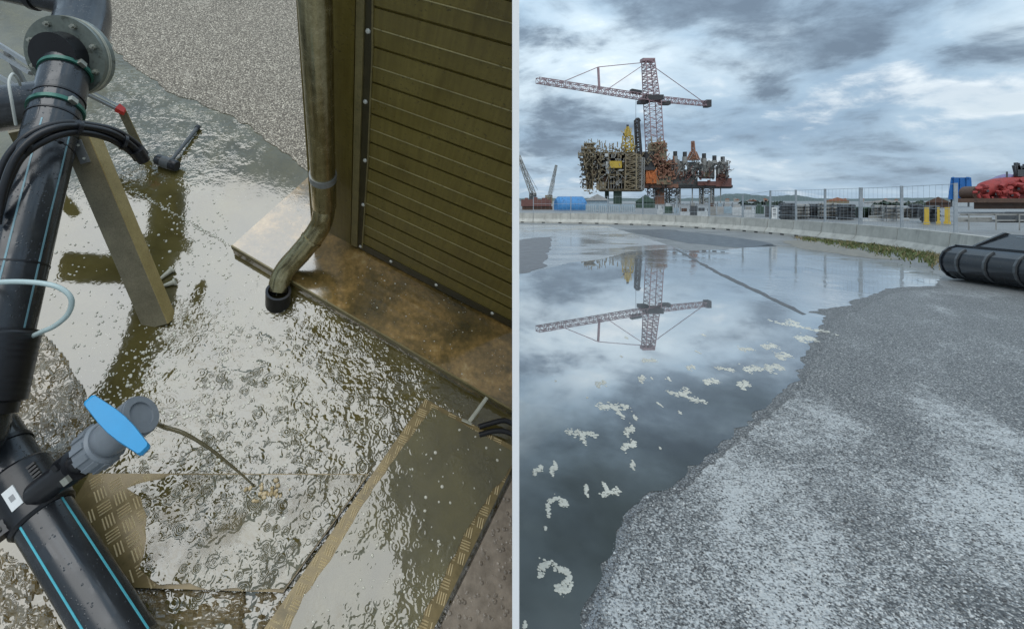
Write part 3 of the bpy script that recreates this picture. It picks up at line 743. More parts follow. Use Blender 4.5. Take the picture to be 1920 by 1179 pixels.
# ================================================================== stand: raking leg, second leg
def plank(name, p0, p1, w_, t_, facing, label, group=None):
    p0, p1 = V(p0), V(p1); d = (p1-p0).normalized(); f_ = V(facing); f_ = (f_-d*f_.dot(d)).normalized(); s_ = d.cross(f_)
    t = thing(name, p0, label, 'support leg', group)
    MB().box((p0+p1)/2, d*(p1-p0).length/2, s_*w_, f_*t_).build('board', M['timber'], t, False)
    e = s_ if s_.x > 0 else -s_
    MB().box((p0+p1)/2+e*(w_+0.001), d*(p1-p0).length/2*0.999, e*0.0022, f_*t_*1.02).build('edge_face', M['timber2'], t, False)  # lit side of the leg painted on as a paler ochre strip
    return t
f0 = L(300, 606, -0.02); f1 = L(148, 248, 0.66)
leg = plank('support_leg', f0, f1, 0.062, 0.036, (C0-f0).normalized()*0.9+V((-0.55, 0, 0.0)), 'broad wet timber leg standing in the water under the pipeline')
f2 = L(270, 296, -0.02); f3 = L(228, 208, 0.30)
plank('support_leg', f2, f3, 0.020, 0.02, (C0-f2).normalized(), 'short narrow timber leg below the red-capped bar')
f4 = L(70, 330, -0.02); f5 = L(26, 240, 0.36)
plank('support_leg', f4, f5, 0.03, 0.03, (C0-f4).normalized(), 'ochre timber leg half hidden behind the tee branch')
br = thing('bracket', f1, 'grey steel angle bracket fixed where timber leg meets pipeline', 'bracket')
p = L(152, 285, 0.60); d = (f1-f0).normalized(); s_ = V((1, 0, 0)); s_ = (s_-d*s_.dot(d)).normalized()
MB().box(p+(C0-p).normalized()*0.035, d*0.05, s_*0.022, d.cross(s_)*0.003).build('plate', M['steel'], br, False)
for k in (-1, 1): MB().cyl(p+(C0-p).normalized()*0.035+d*0.03*k, p+(C0-p).normalized()*0.046+d*0.03*k, 0.006, 0.006, 8).build('screw', M['bolt'], br)
bar = thing('clamp_bar', L(228, 200, 0.30), 'pale aluminium bar with a bright red end cap above the mallet', 'bar')
b0, b1 = L(160, 172, 0.40), L(222, 203, 0.325); bd_ = (b1-b0).normalized(); bu = (UP-bd_*UP.dot(bd_)).normalized(); bs = bd_.cross(bu)
MB().box((b0+b1)/2, bd_*(b1-b0).length/2, bs*0.018, bu*0.01).build('bar_body', M['steel'], bar, False)
MB().box((b0+b1)/2+bu*0.0115, bd_*(b1-b0).length/2*.98, bs*0.005, bu*0.0015).build('bar_groove', M['flange_rim'], bar, False)
e0 = b1+bd_*0.012
MB().hexa([e0-bd_*.018-bs*.024-bu*.014, e0+bd_*.024-bs*.016-bu*.012, e0+bd_*.03+bs*.022-bu*.012, e0-bd_*.018+bs*.024-bu*.014,
           e0-bd_*.018-bs*.022+bu*.016, e0+bd_*.018-bs*.014+bu*.012, e0+bd_*.026+bs*.02+bu*.014, e0-bd_*.018+bs*.022+bu*.018]).build('end_cap', M['red'], bar, False)

# ================================================================== mallet
ml = thing('mallet', L(312, 314, 0), 'black rubber mallet with a grey handle lying in shallow water', 'mallet')
m0, m1 = L(322, 300, 0.035), L(371, 239, 0.02)
MB().tube(spline([m0, m0+(m1-m0)*.35, m0+(m1-m0)*.8, m1], 4), [.011]*6+[.012]*5+[.013]*2, 12).build('handle', M['malletgrey'], ml)
MB().tube([m1-(m1-m0)*0.04, m1+(m1-m0)*0.03], .016, 14).build('handle_end', M['rubber'], ml)
g0, g1 = L(297, 300, 0.04), L(329, 311, 0.04); gd = (g1-g0).normalized()
MB().tube([g0-gd*0.012, g0-gd*.004, g0+gd*0.02, g1-gd*0.02, g1+gd*.004, g1+gd*0.012], [.030, .035, .035, .035, .035, .030], 22).build('head', M['rubber'], ml)
MB().ring(g0+gd*0.03, g1-gd*0.03, .030, .0362, 22).build('head_band', M['malletgrey'], ml)

# ================================================================== loose tapered fittings, cables, hose, rack, bracket, dark hoses
for i, (p0, p1) in enumerate((((300, 523), (324, 504)), ((306, 536), (329, 528)))):
    q0, q1 = L(*p0, 0.012), L(*p1, 0.016)
    t = thing('pale_peg', q0, ['pale tapered peg, upper of two floating by the timber leg', 'pale tapered peg, lower of two floating by the timber leg'][i], 'peg', 'two pale pegs')
    MB().tube([q0, q0+(q1-q0)*.7, q1-(q1-q0)*.12], [.007, .012, .014], 12).build('shaft', M['mud'], t)
    MB().tube([q1-(q1-q0)*.14, q1], [.018, .019], 14).build('peg_head', M['mud'], t)
cb = thing('cable_bundle', P(8, 350, 1.65), 'three black cables tied in an arc over the upper pipe', 'cables')
arc = [(-6, 420, 1.60), (6, 355, 1.60), (30, 295, 1.62), (70, 255, 1.66), (120, 238, 1.72), (170, 240, 1.82), (215, 252, 1.92), (252, 278, 2.02), (268, 300, 2.06)]
arc2 = [(-2, 400, 1.62), (14, 345, 1.62), (40, 295, 1.64), (80, 266, 1.68), (125, 250, 1.73), (170, 251, 1.82), (210, 263, 1.92), (244, 285, 2.02), (257, 300, 2.06)]
arc3 = [(-14, 400, 1.65), (0, 325, 1.66), (25, 280, 1.68), (66, 246, 1.71), (120, 231, 1.78), (172, 235, 1.86), (218, 246, 1.95), (256, 270, 2.05), (274, 290, 2.09)]
for a_ in (arc, arc2, arc3):
    MB().tube(spline([P(*q) for q in a_], 7), 0.0135, 12).build('cable', M['cable'], cb)
for q in ((262, 292), ):
    MB().tube([P(256, 282, 2.03), P(270, 302, 2.07)], [0.030, 0.027], 14).build('cable_sleeve', M['cable'], cb)
for (x, y, z) in ((146, 241, 1.765), (232, 268, 1.97), (45, 277, 1.645)):
    MB().tube([P(x-3, y-1, z), P(x+3, y+1, z+.01)], 0.034, 12).build('tie_wrap', M['rubber'], cb)
hs_ = thing('clear_hose', P(0, 530, 1.5), 'thin milky hose looping out from under the upper pipe', 'hose')
MB().tube(spline([P(-30, 531, 1.50), P(30, 528, 1.49), P(85, 532, 1.49), P(118, 543, 1.50), P(134, 562, 1.51), P(128, 588, 1.53), P(104, 610, 1.55), P(78, 622, 1.57), P(52, 634, 1.60)], 8), 0.0085, 12).build('tube', M['hose'], hs_)
rk = thing('steel_rack', L(20, 180, 0), 'grey steel rack bars beside the tee branch', 'rack')
for (x0, y0, x1, y1, h0_, h1_) in ((-40, 60, 62, 124, 0.22, 0.22), (12, 96, 44, 155, 0.22, 0.02), (-40, 122, 40, 168, 0.10, 0.10), (-40, 78, 58, 138, 0.20, 0.20)):
    MB().beam(L(x0, y0, h0_), L(x1, y1, h1_), 0.016, 0.012).build('bar', M['steel'], rk, False)
sb = thing('angle_bracket', L(880, 788, 0.04), 'small upright metal strip standing at the corner of the long tread plate', 'bracket')
MB().beam(L(880, 790, 0.05), L(913, 745, 0.09), 0.008, 0.004).build('strip', M['flange_rim'], sb, False)
MB().beam(L(866, 786, 0.052), L(884, 794, 0.052), 0.010, 0.002).build('foot', M['flange_rim'], sb, False)
for i, (ys, lab_) in enumerate((((800, 792, 786), 'black hose, upper one between slab and tread plate'), ((815, 808, 806), 'black hose with pale sheen, lower one between slab and tread plate'))):
    t = thing('black_hose', L(940, ys[1], 0.03), lab_, 'hose', 'hoses behind the tread plate')
    MB().tube(spline([L(898, ys[0], 0.055), L(925, ys[1], 0.062), L(945, ys[2]+2, 0.065), L(961.5, ys[2]+8, 0.065)], 6), 0.011, 12).build('tube', M['cable'], t)

# ================================================================== bubbles and froth on the flood
M['bubble'] = simple('froth_bubbles', (0.55, 0.52, 0.42), 0.12, 0, 0.2, 50, ior=1.6)
mb = MB()
def scat(n_, xr, yr, h, r0, r1, keep=lambda x, y: True, tgt=mb):
    k = 0
    while k < n_:
        x, y = rnd.uniform(*xr), rnd.uniform(*yr)
        if keep(x, y) and noise.noise(V((x*.012, y*.012, 3))) > rnd.uniform(-.7, .5):
            r_ = rnd.uniform(r0, r1)*rnd.uniform(.5, 1); tgt.dome(L(x, y, h), UP, r_, r_*0.55, 6, rnd.uniform(.55, 1), rnd.random()*3)
        k += 1
inwater = lambda x, y: not (y < 130+0.62*(x-215) and x > 215) and not (x > 430 and y < 462+0.585*(x-434)) and not (x < 165 and y < 300) and not (y > 745 and x > 800-0.7*(y-747) and y < 1200) and not (y > 880)
scat(1900, (90, 760), (250, 885), 0.001, 0.003, 0.0105, inwater)
scat(700, (180, 440), (560, 800), 0.001, 0.003, 0.011, inwater)
scat(200, (330, 470), (400, 660), 0.001, 0.003, 0.011, inwater)
for i in range(260):                                    # froth along the joint in the paving
    t = rnd.random(); x, y = 218+212*t+rnd.gauss(0, 2.0+5*(rnd.random() < .2)), 338+122*t+rnd.gauss(0, 1.6+6*(rnd.random() < .2))
    mb.dome(L(x, y, 0.001), UP, rnd.uniform(.002, .007), .004, 6, .7, rnd.random()*3)
tag(mb.build('froth', M['bubble'], frame=GF), 'pale froth bubbles scattered on the flood water', None, None, 'stuff')
mb = MB(); scat(260, (520, 955), (760, 1179), 0.056, 0.003, 0.009, lambda x, y: x > 800-0.68*(y-747)+20 and x < 960-0.56*(y-880)-20 and y > 747+0.54*(x-797)+10, mb)
scat(120, (300, 680), (895, 1095), 0.040, 0.003, 0.009, lambda x, y: x < 690-0.72*(y-888)-12, mb)
tag(mb.build('froth', M['bubble'], frame=GF), 'fine rain bubbles on the tread plates', None, None, 'stuff')
mb = MB(); scat(420, (560, 962), (480, 770), HS+0.001, 0.002, 0.006, lambda x, y: y < 462+0.585*(x-434)-14 and y > 480+0.52*(x-674), mb)
tag(mb.build('froth', M['bubble'], frame=GF), 'fine rain bubbles on the rusty base slab', None, None, 'stuff')

# ================================================================== RIGHT PLACE: yard, puddles
def RG(x, y, z=0.0):
    r = ray(x, y); return C0+r*((z-CH)/r.z)
def yard_mat():
    m, k = mat('wet_yard_asphalt'); p = k.obj
    s = k('ShaderNodeSeparateXYZ', {0: p})
    d = k.voro(p, 85); tone = k('ShaderNodeSeparateColor', {0: k.voro(p, 85, out='Color')}).outputs[0]
    stone = k.ramp(tone, [(0.0, (0.12, 0.118, 0.112)), (0.6, (0.26, 0.257, 0.245)), (0.9, (0.40, 0.395, 0.375)), (1.0, (0.60, 0.59, 0.56))])
    stone = k.mix(k.smooth(d, 0.45, 0.65), stone, (0.06, 0.06, 0.058))
    # pale silt film between the stones, in drifts
    drift = k.vm('MULTIPLY', k('ShaderNodeMapping', {'Vector': p, 'Rotation': (0, 0, R(38))}).outputs[0], (1.0, 0.45, 1.0))
    big = k.noise(drift, 1.35, 4, 0.55, 0.3); md = k.noise(p, 15, 5, 0.62); fn = k.noise(p, 75, 2, 0.55)
    f = k.m('ADD', k.m('ADD', k.m('MULTIPLY', big, 0.95), k.m('MULTIPLY', md, 0.50)), k.m('MULTIPLY', fn, 0.70))
    dist = k.m('SQRT', k.m('ADD', k.m('MULTIPLY', s.outputs[0], s.outputs[0]), k.m('MULTIPLY', s.outputs[1], s.outputs[1])))
    f = k.smooth(k.m('SUBTRACT', f, k.m('MULTIPLY', k.smooth(dist, 3.6, 6.0), 0.17)), 0.98, 1.19)
    silt = k.ramp(fn, [(0.3, (0.40, 0.40, 0.385)), (0.7, (0.55, 0.55, 0.53))])
    near = k.mix(f, stone, silt)
    # farther off: worn grey asphalt with paler concrete bays
    worn = k.ramp(k.m('ADD', k.m('MULTIPLY', k.noise(p, 0.5, 5, 0.6), 0.6), k.m('MULTIPLY', k.noise(p, 30, 4, 0.7), 0.4)), [(0.38, (0.14, 0.14, 0.135)), (0.62, (0.27, 0.27, 0.26))])
    colr = k.mix(k.smooth(dist, 11.0, 17.0), near, worn)
    hgt = k.m('ADD', k.m('MULTIPLY', k.smooth(d, 0.55, 0.08), k.m('SUBTRACT', 1.0, k.m('MULTIPLY', f, 0.65))), k.m('MULTIPLY', fn, 0.3))
    setp(k, color=colr, rough=k.ramp(f, [(0, 0.48), (1, 0.34)]), ior=1.5, normal=k.bump(hgt, 0.85, 0.008))
    return m
M['yard'] = yard_mat()
yp = [V((1.02*(967-PX)/F*0.3, 0.3, 0)), V((60, -40, 0)), V((3000, -40, 0)), V((3000, 5000, 0)), V((-2500, 5000, 0)), V((-2500, 8, 0)), V(((967-PX)/F*8, 8, 0))]
mb = MB(); mb.add([V((-60, -40, 0)), V((3000, -40, 0)), V((3000, 5000, 0)), V((-3000, 5000, 0)), V((-3000, -40, 0))], [(0, 1, 2, 3, 4)])
tag(mb.build('yard_ground', M['yard']), 'wet grey asphalt yard on the quay', None, None, 'structure')
def puddle_mat(name, base, ior, amp, wind):
    m, k = mat(name); p = k.obj
    s = k('ShaderNodeSeparateXYZ', {0: p})
    silt = k.noise(p, 1.2, 5, 0.6, 0.4)
    colr = k.ramp(silt, [(0.3, tuple(x*0.7 for x in base)), (0.7, tuple(x*1.4 for x in base))])
    # murky silt nearby; base paled farther out to paint in bright sky reflection
    sh = k.m('ADD', s.outputs[1], k.m('MULTIPLY', k.m('SUBTRACT', k.noise(p, 0.9, 5, 0.6), 0.5), 1.6))
    colr = k.mix(k.smooth(sh, 3.3, 5.0), colr, k.ramp(silt, [(0.3, (0.15, 0.16, 0.165)), (0.7, (0.25, 0.265, 0.27))]))
    ior = k('ShaderNodeMapRange', {0: k.smooth(sh, 2.2, 5.0), 3: 1.75, 4: ior}).outputs[0]
    h = k.m('MULTIPLY', k.noise(p, 3.0, 3, 0.5), amp)
    if wind:
        rp = k.noise(k.vm('MULTIPLY', p, (1.0, 0.6, 1.0)), 9.0, 4, 0.6, 0.5)
        patch = k.smooth(k.noise(p, 0.8, 3, 0.5), 0.40, 0.56)
        far = k.smooth(s.outputs[0], WIND[0], WIND[1])
        h = k.m('ADD', h, k.m('MULTIPLY', k.m('MULTIPLY', rp, k.m('MULTIPLY', patch, far)), wind))
    setp(k, color=colr, rough=0.015, ior=ior, normal=k.bump(h, 1.0, 0.01)); return m
WIND = (4.6, 6.5)
M['puddle'] = puddle_mat('still_puddle_water', (0.032, 0.036, 0.026), 8.0, 0.006, 0.3)
M['wetcon'] = None
def concrete_mat():
    m, k = mat('wet_concrete_bay'); p = k.obj
    a = k.noise(p, 0.7, 5, 0.6); b = k.noise(p, 25, 5, 0.65)
    f = k.m('ADD', k.m('MULTIPLY', a, 0.7), k.m('MULTIPLY', b, 0.3))
    wet = k.smooth(k.noise(k.vm('MULTIPLY', p, (0.5, 1.0, 1.0)), 0.8, 4, 0.55), 0.42, 0.58)
    setp(k, color=k.ramp(f, [(0.36, (0.24, 0.25, 0.255)), (0.64, (0.40, 0.41, 0.41))]), rough=k.ramp(wet, [(0, 0.30), (1, 0.10)]), ior=1.8,
         normal=k.bump(b, 0.15, 0.003)); return m
M['wetcon'] = concrete_mat()
def sheet(name, px, z, m, label, seg, amp, seed, fixed=()):
    pts = rough_poly([RG(x, y, z) for x, y in px], seg, amp, seed, fixed)
    ob = fill(pts).build(name, m, smooth=False)
    return tag(ob, label, None, None, 'structure')
sheet('concrete_bay', [(962, 421), (1140, 424), (1230, 452), (1290, 472), (1500, 590), (1490, 640), (962, 640)], 0.0018, M['wetcon'], 'pale wet concrete bay across the yard', 9, 0.0, 1, range(9))
sheet('puddle', [(958, 1235), (958, 516), (1010, 508), (1070, 492), (1125, 487), (1180, 472), (1262, 466), (1300, 470), (1385, 466), (1440, 459), (1520, 462), (1545, 476), (1600, 484), (1680, 492), (1745, 508), (1764, 520),
    (1752, 536), (1700, 538), (1660, 542), (1628, 556), (1598, 562), (1592, 573), (1540, 579), (1515, 586), (1548, 592), (1535, 612), (1525, 640), (1508, 668), (1500, 700), (1468, 735), (1400, 790), (1345, 838), (1290, 884), (1262, 912), (1205, 930), (1168, 968), (1130, 1080), (1080, 1235)],
    0.0040, M['puddle'], 'large still rain puddle reflecting the sky and the crane', 0.06, 0.035, 2, (0, ))
sheet('tar_joint', [(1264, 467), (1269, 467), (1345, 508), (1440, 553), (1512, 589), (1505, 590), (1432, 555), (1340, 511)], 0.0058, simple('gritty_joint', (0.10, 0.10, 0.10), 0.6, 0, 0.4, 40), 'gritty joint line running through the puddle', 0.15, 0.03, 4)
sheet('dry_patch', [(962, 452), (1000, 446), (1035, 444), (1030, 470), (1022, 500), (985, 512), (962, 514)], 0.0062, simple('dull_asphalt', (0.13, 0.125, 0.125), 0.5, 0, 0.3, 18), 'dull dry asphalt patch at the near edge of the concrete', 0.2, 0.08, 6, (5, 6))
sheet('sand_drift', [(1462, 452), (1530, 448), (1620, 470), (1700, 487), (1640, 486), (1560, 474), (1500, 466)], 0.0062, simple('damp_sand', (0.20, 0.185, 0.155), 0.7, 0, 0.4, 8), 'damp sandy strip along the foot of the barrier', 0.2, 0.08, 8)
sheet('tyre_marks', [(1160, 431), (1250, 430), (1340, 440), (1440, 455), (1460, 462), (1380, 464), (1290, 456)], 0.0040, simple('dark_wet_asphalt', (0.055, 0.06, 0.066), 0.35, 0, 0.3, 6), 'dark curved wet tyre band on the asphalt', 0.4, 0.15, 9)
M['damp'] = asphalt_mat('soaked_asphalt', (0.10, 0.099, 0.095), (0.27, 0.267, 0.255), (0.36, 0.36, 0.345), 1.13, 0.006, 0.25, (0.62, 0.8))
sheet('damp_margin', [(1300, 840), (1400, 740), (1480, 660), (1500, 620), (1500, 590), (1590, 560), (1660, 536), (1750, 524), (1770, 540), (1700, 545), (1668, 550), (1636, 566), (1600, 585), (1562, 596), (1552, 618), (1540, 650), (1526, 678), (1512, 712), (1482, 746), (1414, 802), (1360, 850), (1304, 896), (1276, 925), (1218, 944), (1182, 982), (1144, 1094), (1100, 1240), (1000, 1240), (1100, 1000), (1180, 900)],
    0.0022, M['damp'], 'soaked dark asphalt rim round the puddle', 0.04, 0.022, 12)
# ---- foam on the puddle
M['foam'] = simple('beige_foam', (0.56, 0.54, 0.46), 0.5, 0, 0.3, 90, 0.6, 0.003)
def foam(spec, i, label, group):
    cx_, cy_, sz, ang, shape = spec; r_ = random.Random(i*13+5)
    c = RG(cx_, cy_, 0.0048); pxm = (c-C0).y/F; ln = sz*pxm; ob = MB()
    fy = 1.0/max(0.25, (cy_-PY)/math.hypot(F, cy_-PY))       # lying flat: lengthened along the line of sight
    strokes = {'T': [((-.5, .12), (0, .16), (.5, .05)), ((.05, .12), (-.03, -.35))], 'L': [((-.5, -.1), (-.1, .1), (.2, .0), (.5, .14))],
               'Y': [((-.5, .2), (0, .1), (.45, .4)), ((0, .1), (.1, -.2), (.5, -.3))], 'H': [((-.35, .1), (.0, .5), (.35, .2), (.5, -.1), (.2, -.45), (-.1, -.55))],
               'S': [((-.14, -.1), (.14, .1))], 'A': [((-.5, -.5), (-.3, .1), (.2, .35), (.5, .1), (.2, .0))]}[shape]
    for st in strokes:
        pts = [c+V((math.cos(ang)*u-math.sin(ang)*v2, (math.sin(ang)*u+math.cos(ang)*v2)*fy*0.6, 0))*ln for u, v2 in st]
        sp = spline(pts, 12)
        for q in sp:
            for _ in range(4):
                rr_ = ln*r_.uniform(.02, .075)*(1.4 if shape == 'S' else 1)*r_.choice((.5, 1, 1))
                ob.dome(q+V((r_.gauss(0, .04)*ln, r_.gauss(0, .055)*ln*fy, 0)), (0, 0, 1), rr_, 0.0015+rr_*0.06, 8, r_.uniform(.7, 1.3), r_.random()*3)
    tag(ob.build('foam_patch', M['foam']), label, 'foam', group)
MIDL = ['ragged foam clump closest to the panel at mid height', 'ragged foam clump just right of the one closest to the panel', 'upright foam clump above the arched patch', 'forked foam clump right of the upright one above the arched patch', 'small round foam clump between the arched patch and the hook strand', 'short foam clump just right of the broad T-shaped patch', 'slanting foam clump second below the broad T-shaped patch', 'long slanting foam clump third below the broad T-shaped patch', 'thin slanting foam clump lowest under the broad T-shaped patch', 'small foam clump left of the forked Y-shaped patch', 'small foam clump just below the forked Y-shaped patch', 'tiny lone foam clump between the dark middle and the gravel', 'flat foam clump above right of the forked Y-shaped patch', 'slanting foam clump nearest the gravel edge on the dark water', 'foam clump above the flat one near the gravel edge', 'foam clump at the very bottom beside the panel']
FO = [(1154, 767, 56, 0.1, 'T'), (1089, 815, 50, -0.1, 'T'), (1285, 742, 46, 0.0, 'Y'), (1036, 1078, 62, 0.2, 'H'), (1042, 946, 44, 0.1, 'A')]
FL = ['broad T-shaped foam patch in the middle of the dark puddle', 'T-shaped foam patch with a tail, nearer the panel', 'forked Y-shaped foam patch near the gravel edge',
      'hook-shaped foam strand, nearest long one in the puddle', 'arched foam patch above the hook-shaped strand']
for i, s_ in enumerate(FO): foam(s_, i, FL[i], 'large foam patches on the puddle')
for i, s_ in enumerate([(1009, 881, 30, .6, 'L'), (1039, 878, 34, .9, 'L'), (1101, 920, 28, 1.1, 'L'), (1143, 922, 38, .9, 'Y'), (1023, 990, 20, .6, 'S'), (1191, 783, 24, .3, 'S'), (1181, 807, 34, .5, 'L'),
        (1180, 836, 40, .4, 'L'), (1188, 872, 24, .9, 'L'), (1236, 757, 20, 1.3, 'S'), (1275, 773, 18, .5, 'S'), (1238, 840, 13, .4, 'S'), (1334, 716, 34, .15, 'L'), (1396, 722, 36, .4, 'L'), (1359, 692, 26, -.3, 'L'), (984, 1170, 26, .5, 'S')]):
    foam(s_, 50+i, MIDL[i], 'middle-sized foam clumps')
for i, s_ in enumerate([(1254, 710, 22, .2, 'S'), (1204, 710, 26, .6, 'L'), (1127, 720, 28, .4, 'L'), (1309, 660, 16, 1.3, 'S'), (1296, 689, 22, .3, 'L'), (1101, 745, 10, 0, 'S'), (1042, 714, 10, 0, 'S'), (1222, 709, 12, .5, 'S'),
        (1165, 668, 12, 0, 'S'), (1217, 676, 26, 0, 'L'), (1320, 628, 14, 0, 'S'), (1175, 633, 14, 0, 'S'), (1400, 655, 26, 0, 'L'), (1445, 650, 34, .1, 'L'), (1470, 668, 36, .2, 'L'), (1452, 690, 42, .15, 'L'), (1412, 692, 40, .1, 'L')]):
    foam(s_, 80+i, 'small thin foam scrap on the bright half of the puddle', 'small foam scraps')
for i, s_ in enumerate([(1500, 612, 46, .0, 'Y'), (1512, 636, 42, .1, 'L')]):
    foam(s_, 120+i, ['yellowish foam scum at the puddle edge by the gravel tongue, farther one', 'yellowish foam scum at the puddle edge by the gravel tongue, nearer one'][i], 'foam scum at the gravel edge')
# ---- loose stones on the near asphalt
M['stone'] = simple('loose_grit', (0.22, 0.235, 0.245), 0.45, 0, 0.55, 90)
ico = []
mb = MB(); mb_p = MB(); mb_d = MB(); cnt = 0
wl = [(1080, 1235), (1130, 1080), (1168, 968), (1205, 930), (1262, 912), (1345, 838), (1468, 735), (1508, 668), (1535, 612)]
def edge_x(y):
    for (x0, y0), (x1, y1) in zip(wl, wl[1:]):
        if y1 <= y <= y0: return x0+(x1-x0)*(y0-y)/(y0-y1)
    return 1540
while cnt < 12000:
    y = 1190-560*rnd.random()**0.9; x = rnd.uniform(1085, 1935)
    if x < edge_x(y)+rnd.uniform(-12, 8): continue
    r_ = rnd.uniform(0.0022, 0.0055)*(1.7 if rnd.random() < .08 else 1)
    (mb, mb_p, mb_d)[cnt % 3].dome(RG(x, y, 0.0), (rnd.gauss(0, .25), rnd.gauss(0, .25), 1), r_, r_*rnd.uniform(.5, .95), 5, rnd.uniform(.6, 1), rnd.random()*3); cnt += 1
for _ in range(3200):
    y = rnd.uniform(640, 1185); x = edge_x(y)+rnd.gauss(4, 9); r_ = rnd.uniform(0.002, 0.0055)*(0.6 if x < edge_x(y) else 1)
    mb.dome(RG(x, y, 0.001), (rnd.gauss(0, .25), rnd.gauss(0, .25), 1), r_, r_*rnd.uniform(.5, .95), 5, rnd.uniform(.6, 1), rnd.random()*3)
M['stone_p'] = simple('pale_grit', (0.55, 0.55, 0.53), 0.5, 0, 0.3, 90); M['stone_d'] = simple('dark_grit', (0.07, 0.07, 0.07), 0.4, 0, 0.3, 90)
tag(mb_p.build('pale_grit', M['stone_p'], smooth=False), 'pale chips scattered over the near asphalt', None, None, 'stuff')
tag(mb_d.build('dark_grit', M['stone_d'], smooth=False), 'dark chips scattered over the near asphalt', None, None, 'stuff')
tag(mb.build('loose_grit', M['stone'], smooth=False), 'loose grit scattered over the near asphalt', None, None, 'stuff')

# ================================================================== concrete barrier and mesh fence
bl = [(930, 416.5), (1000, 417.5), (1070, 418.5), (1140, 420), (1205, 422), (1268, 425), (1330, 428.5), (1392, 433), (1443, 437.5), (1492, 442), (1546, 448), (1612, 456), (1690, 466.5), (1790, 484), (1925, 512)]
gp = [RG(x, y) for x, y in bl]
def conc(name, c, stain):
    m, k = mat(name); p = k.obj
    a = k.noise(p, 2.0, 5, 0.6); b = k.noise(p, 45, 5, 0.7)
    st = k.noise(k.vm('MULTIPLY', p, (1, 1, 0.15)), 5.0, 4, 0.6)
    colr = k.ramp(k.m('ADD', k.m('MULTIPLY', a, 0.6), k.m('MULTIPLY', b, 0.4)), [(0.35, tuple(x*0.72 for x in c)), (0.65, tuple(x*1.15 for x in c))])
    colr = k.mix(k.m('MULTIPLY', k.smooth(st, 0.5, 0.68), stain), colr, tuple(x*0.4 for x in c))
    setp(k, color=colr, rough=0.75, normal=k.bump(b, 0.3, 0.004)); return m
M['barrier'] = conc('barrier_concrete', (0.47, 0.455, 0.405), 0.35)
prof = [(-.30, 0.0), (-.30, .09), (-.13, .30), (-.085, .72), (.085, .72), (.13, .30), (.30, .09), (.30, 0.0)]
joints = []
for i, (p, q) in enumerate(zip(gp, gp[1:])):
    d = (q-p).normalized(); s_ = d.cross(V((0, 0, 1))); nb = max(1, round((q-p).length/3.4)) if i else 1
    p2, q2 = p+d*0.02, q-d*0.02
    lab_ = 'grey concrete barrier block, number %s counted from the loader bucket end' % ['fifteen', 'fourteen', 'thirteen', 'twelve', 'eleven', 'ten', 'nine', 'eight', 'seven', 'six', 'five', 'four', 'three', 'two', 'one'][min(14, i+1)]
    t = thing('concrete_barrier', (p+q)/2, lab_, 'barrier', 'concrete barrier blocks')
    b_ = MB(); n_ = len(prof)
    for c_ in (p2, q2):
        for o, z in prof: b_.v.append(c_+s_*o+V((0, 0, z)))
    b_.f += [(j, j+1, n_+j+1, n_+j) for j in range(n_-1)]+[tuple(reversed(range(n_))), tuple(range(n_, 2*n_))]
    b_.build('block', M['barrier'], t, False)
    for tt in (.28, .72):
        c_ = p+(q-p)*tt; sg = s_ if s_.dot(C0-c_) > 0 else -s_
        MB().box(c_+sg*0.295+V((0, 0, .035)), d*0.11, sg*0.012, V((0, 0, .032))).build('drain_slot', M['rubber'], t, False)
    joints.append((p, d, s_))
M['galv'] = simple('galvanised_post', (0.34, 0.37, 0.39), 0.5, 0.3, 0.2, 20)
fence = thing('mesh_fence', gp[8], 'thin galvanised post and wire fence standing on the concrete barrier', 'fence')
fpost = []
for i, (p, d, s_) in enumerate(joints):
    h = 2.15 if i >= 8 else 1.95
    wd = 0.036 if i != 11 else 0.055
    b0 = p+V((0, 0, .28)); t0 = p+V((0, 0, h))+V((0.02*(i % 3-1), 0, 0))
    MB().beam(b0-s_*0.02, t0-s_*0.02, wd, 0.026, d).build('post', M['galv'], fence, False)
    fpost.append((p-s_*0.02, h))
wr = MB()
for (p, h), (q, h2) in zip(fpost[1:], fpost[2:]):
    for z in (h-.03, 1.4, 0.95): wr.tube([p+V((0, 0, z)), q+V((0, 0, z+(h2-h if z > 1.5 else 0)))], 0.008, 5)
    m_ = 9
    for j in range(1, m_):
        c_ = p+(q-p)*j/m_; wr.tube([c_+V((0, 0, .7)), c_+V((0, 0, h-.03))], 0.0028, 4)
tag(wr.build('wire_mesh', M['galv'], fence), kind='stuff')
sg = thing('notice_board', RG(1452, 437), 'small white notice hanging on the mesh fence', 'sign')
Zs = (gp[8]-C0).y-0.25
MB().hexa([P(x, y, Zs+dz_) for y in (410, 389) for x, dz_ in ((1447, 0), (1457, 0), (1457, .03), (1447, .03))]).build('board', M['white'], sg, False)
for (x0, y0, x1, y1) in ((1449, 391.5, 1455, 395), (1449.5, 397, 1454.5, 398.2), (1449, 400, 1455, 403), (1450, 405, 1454, 406)):
    MB().hexa([P(x, y, Zs-.004+dz_) for y in (y1, y0) for x, dz_ in ((x0, 0), (x1, 0), (x1, .003), (x0, .003))]).build('printed_mark', M['mark'], sg, False)
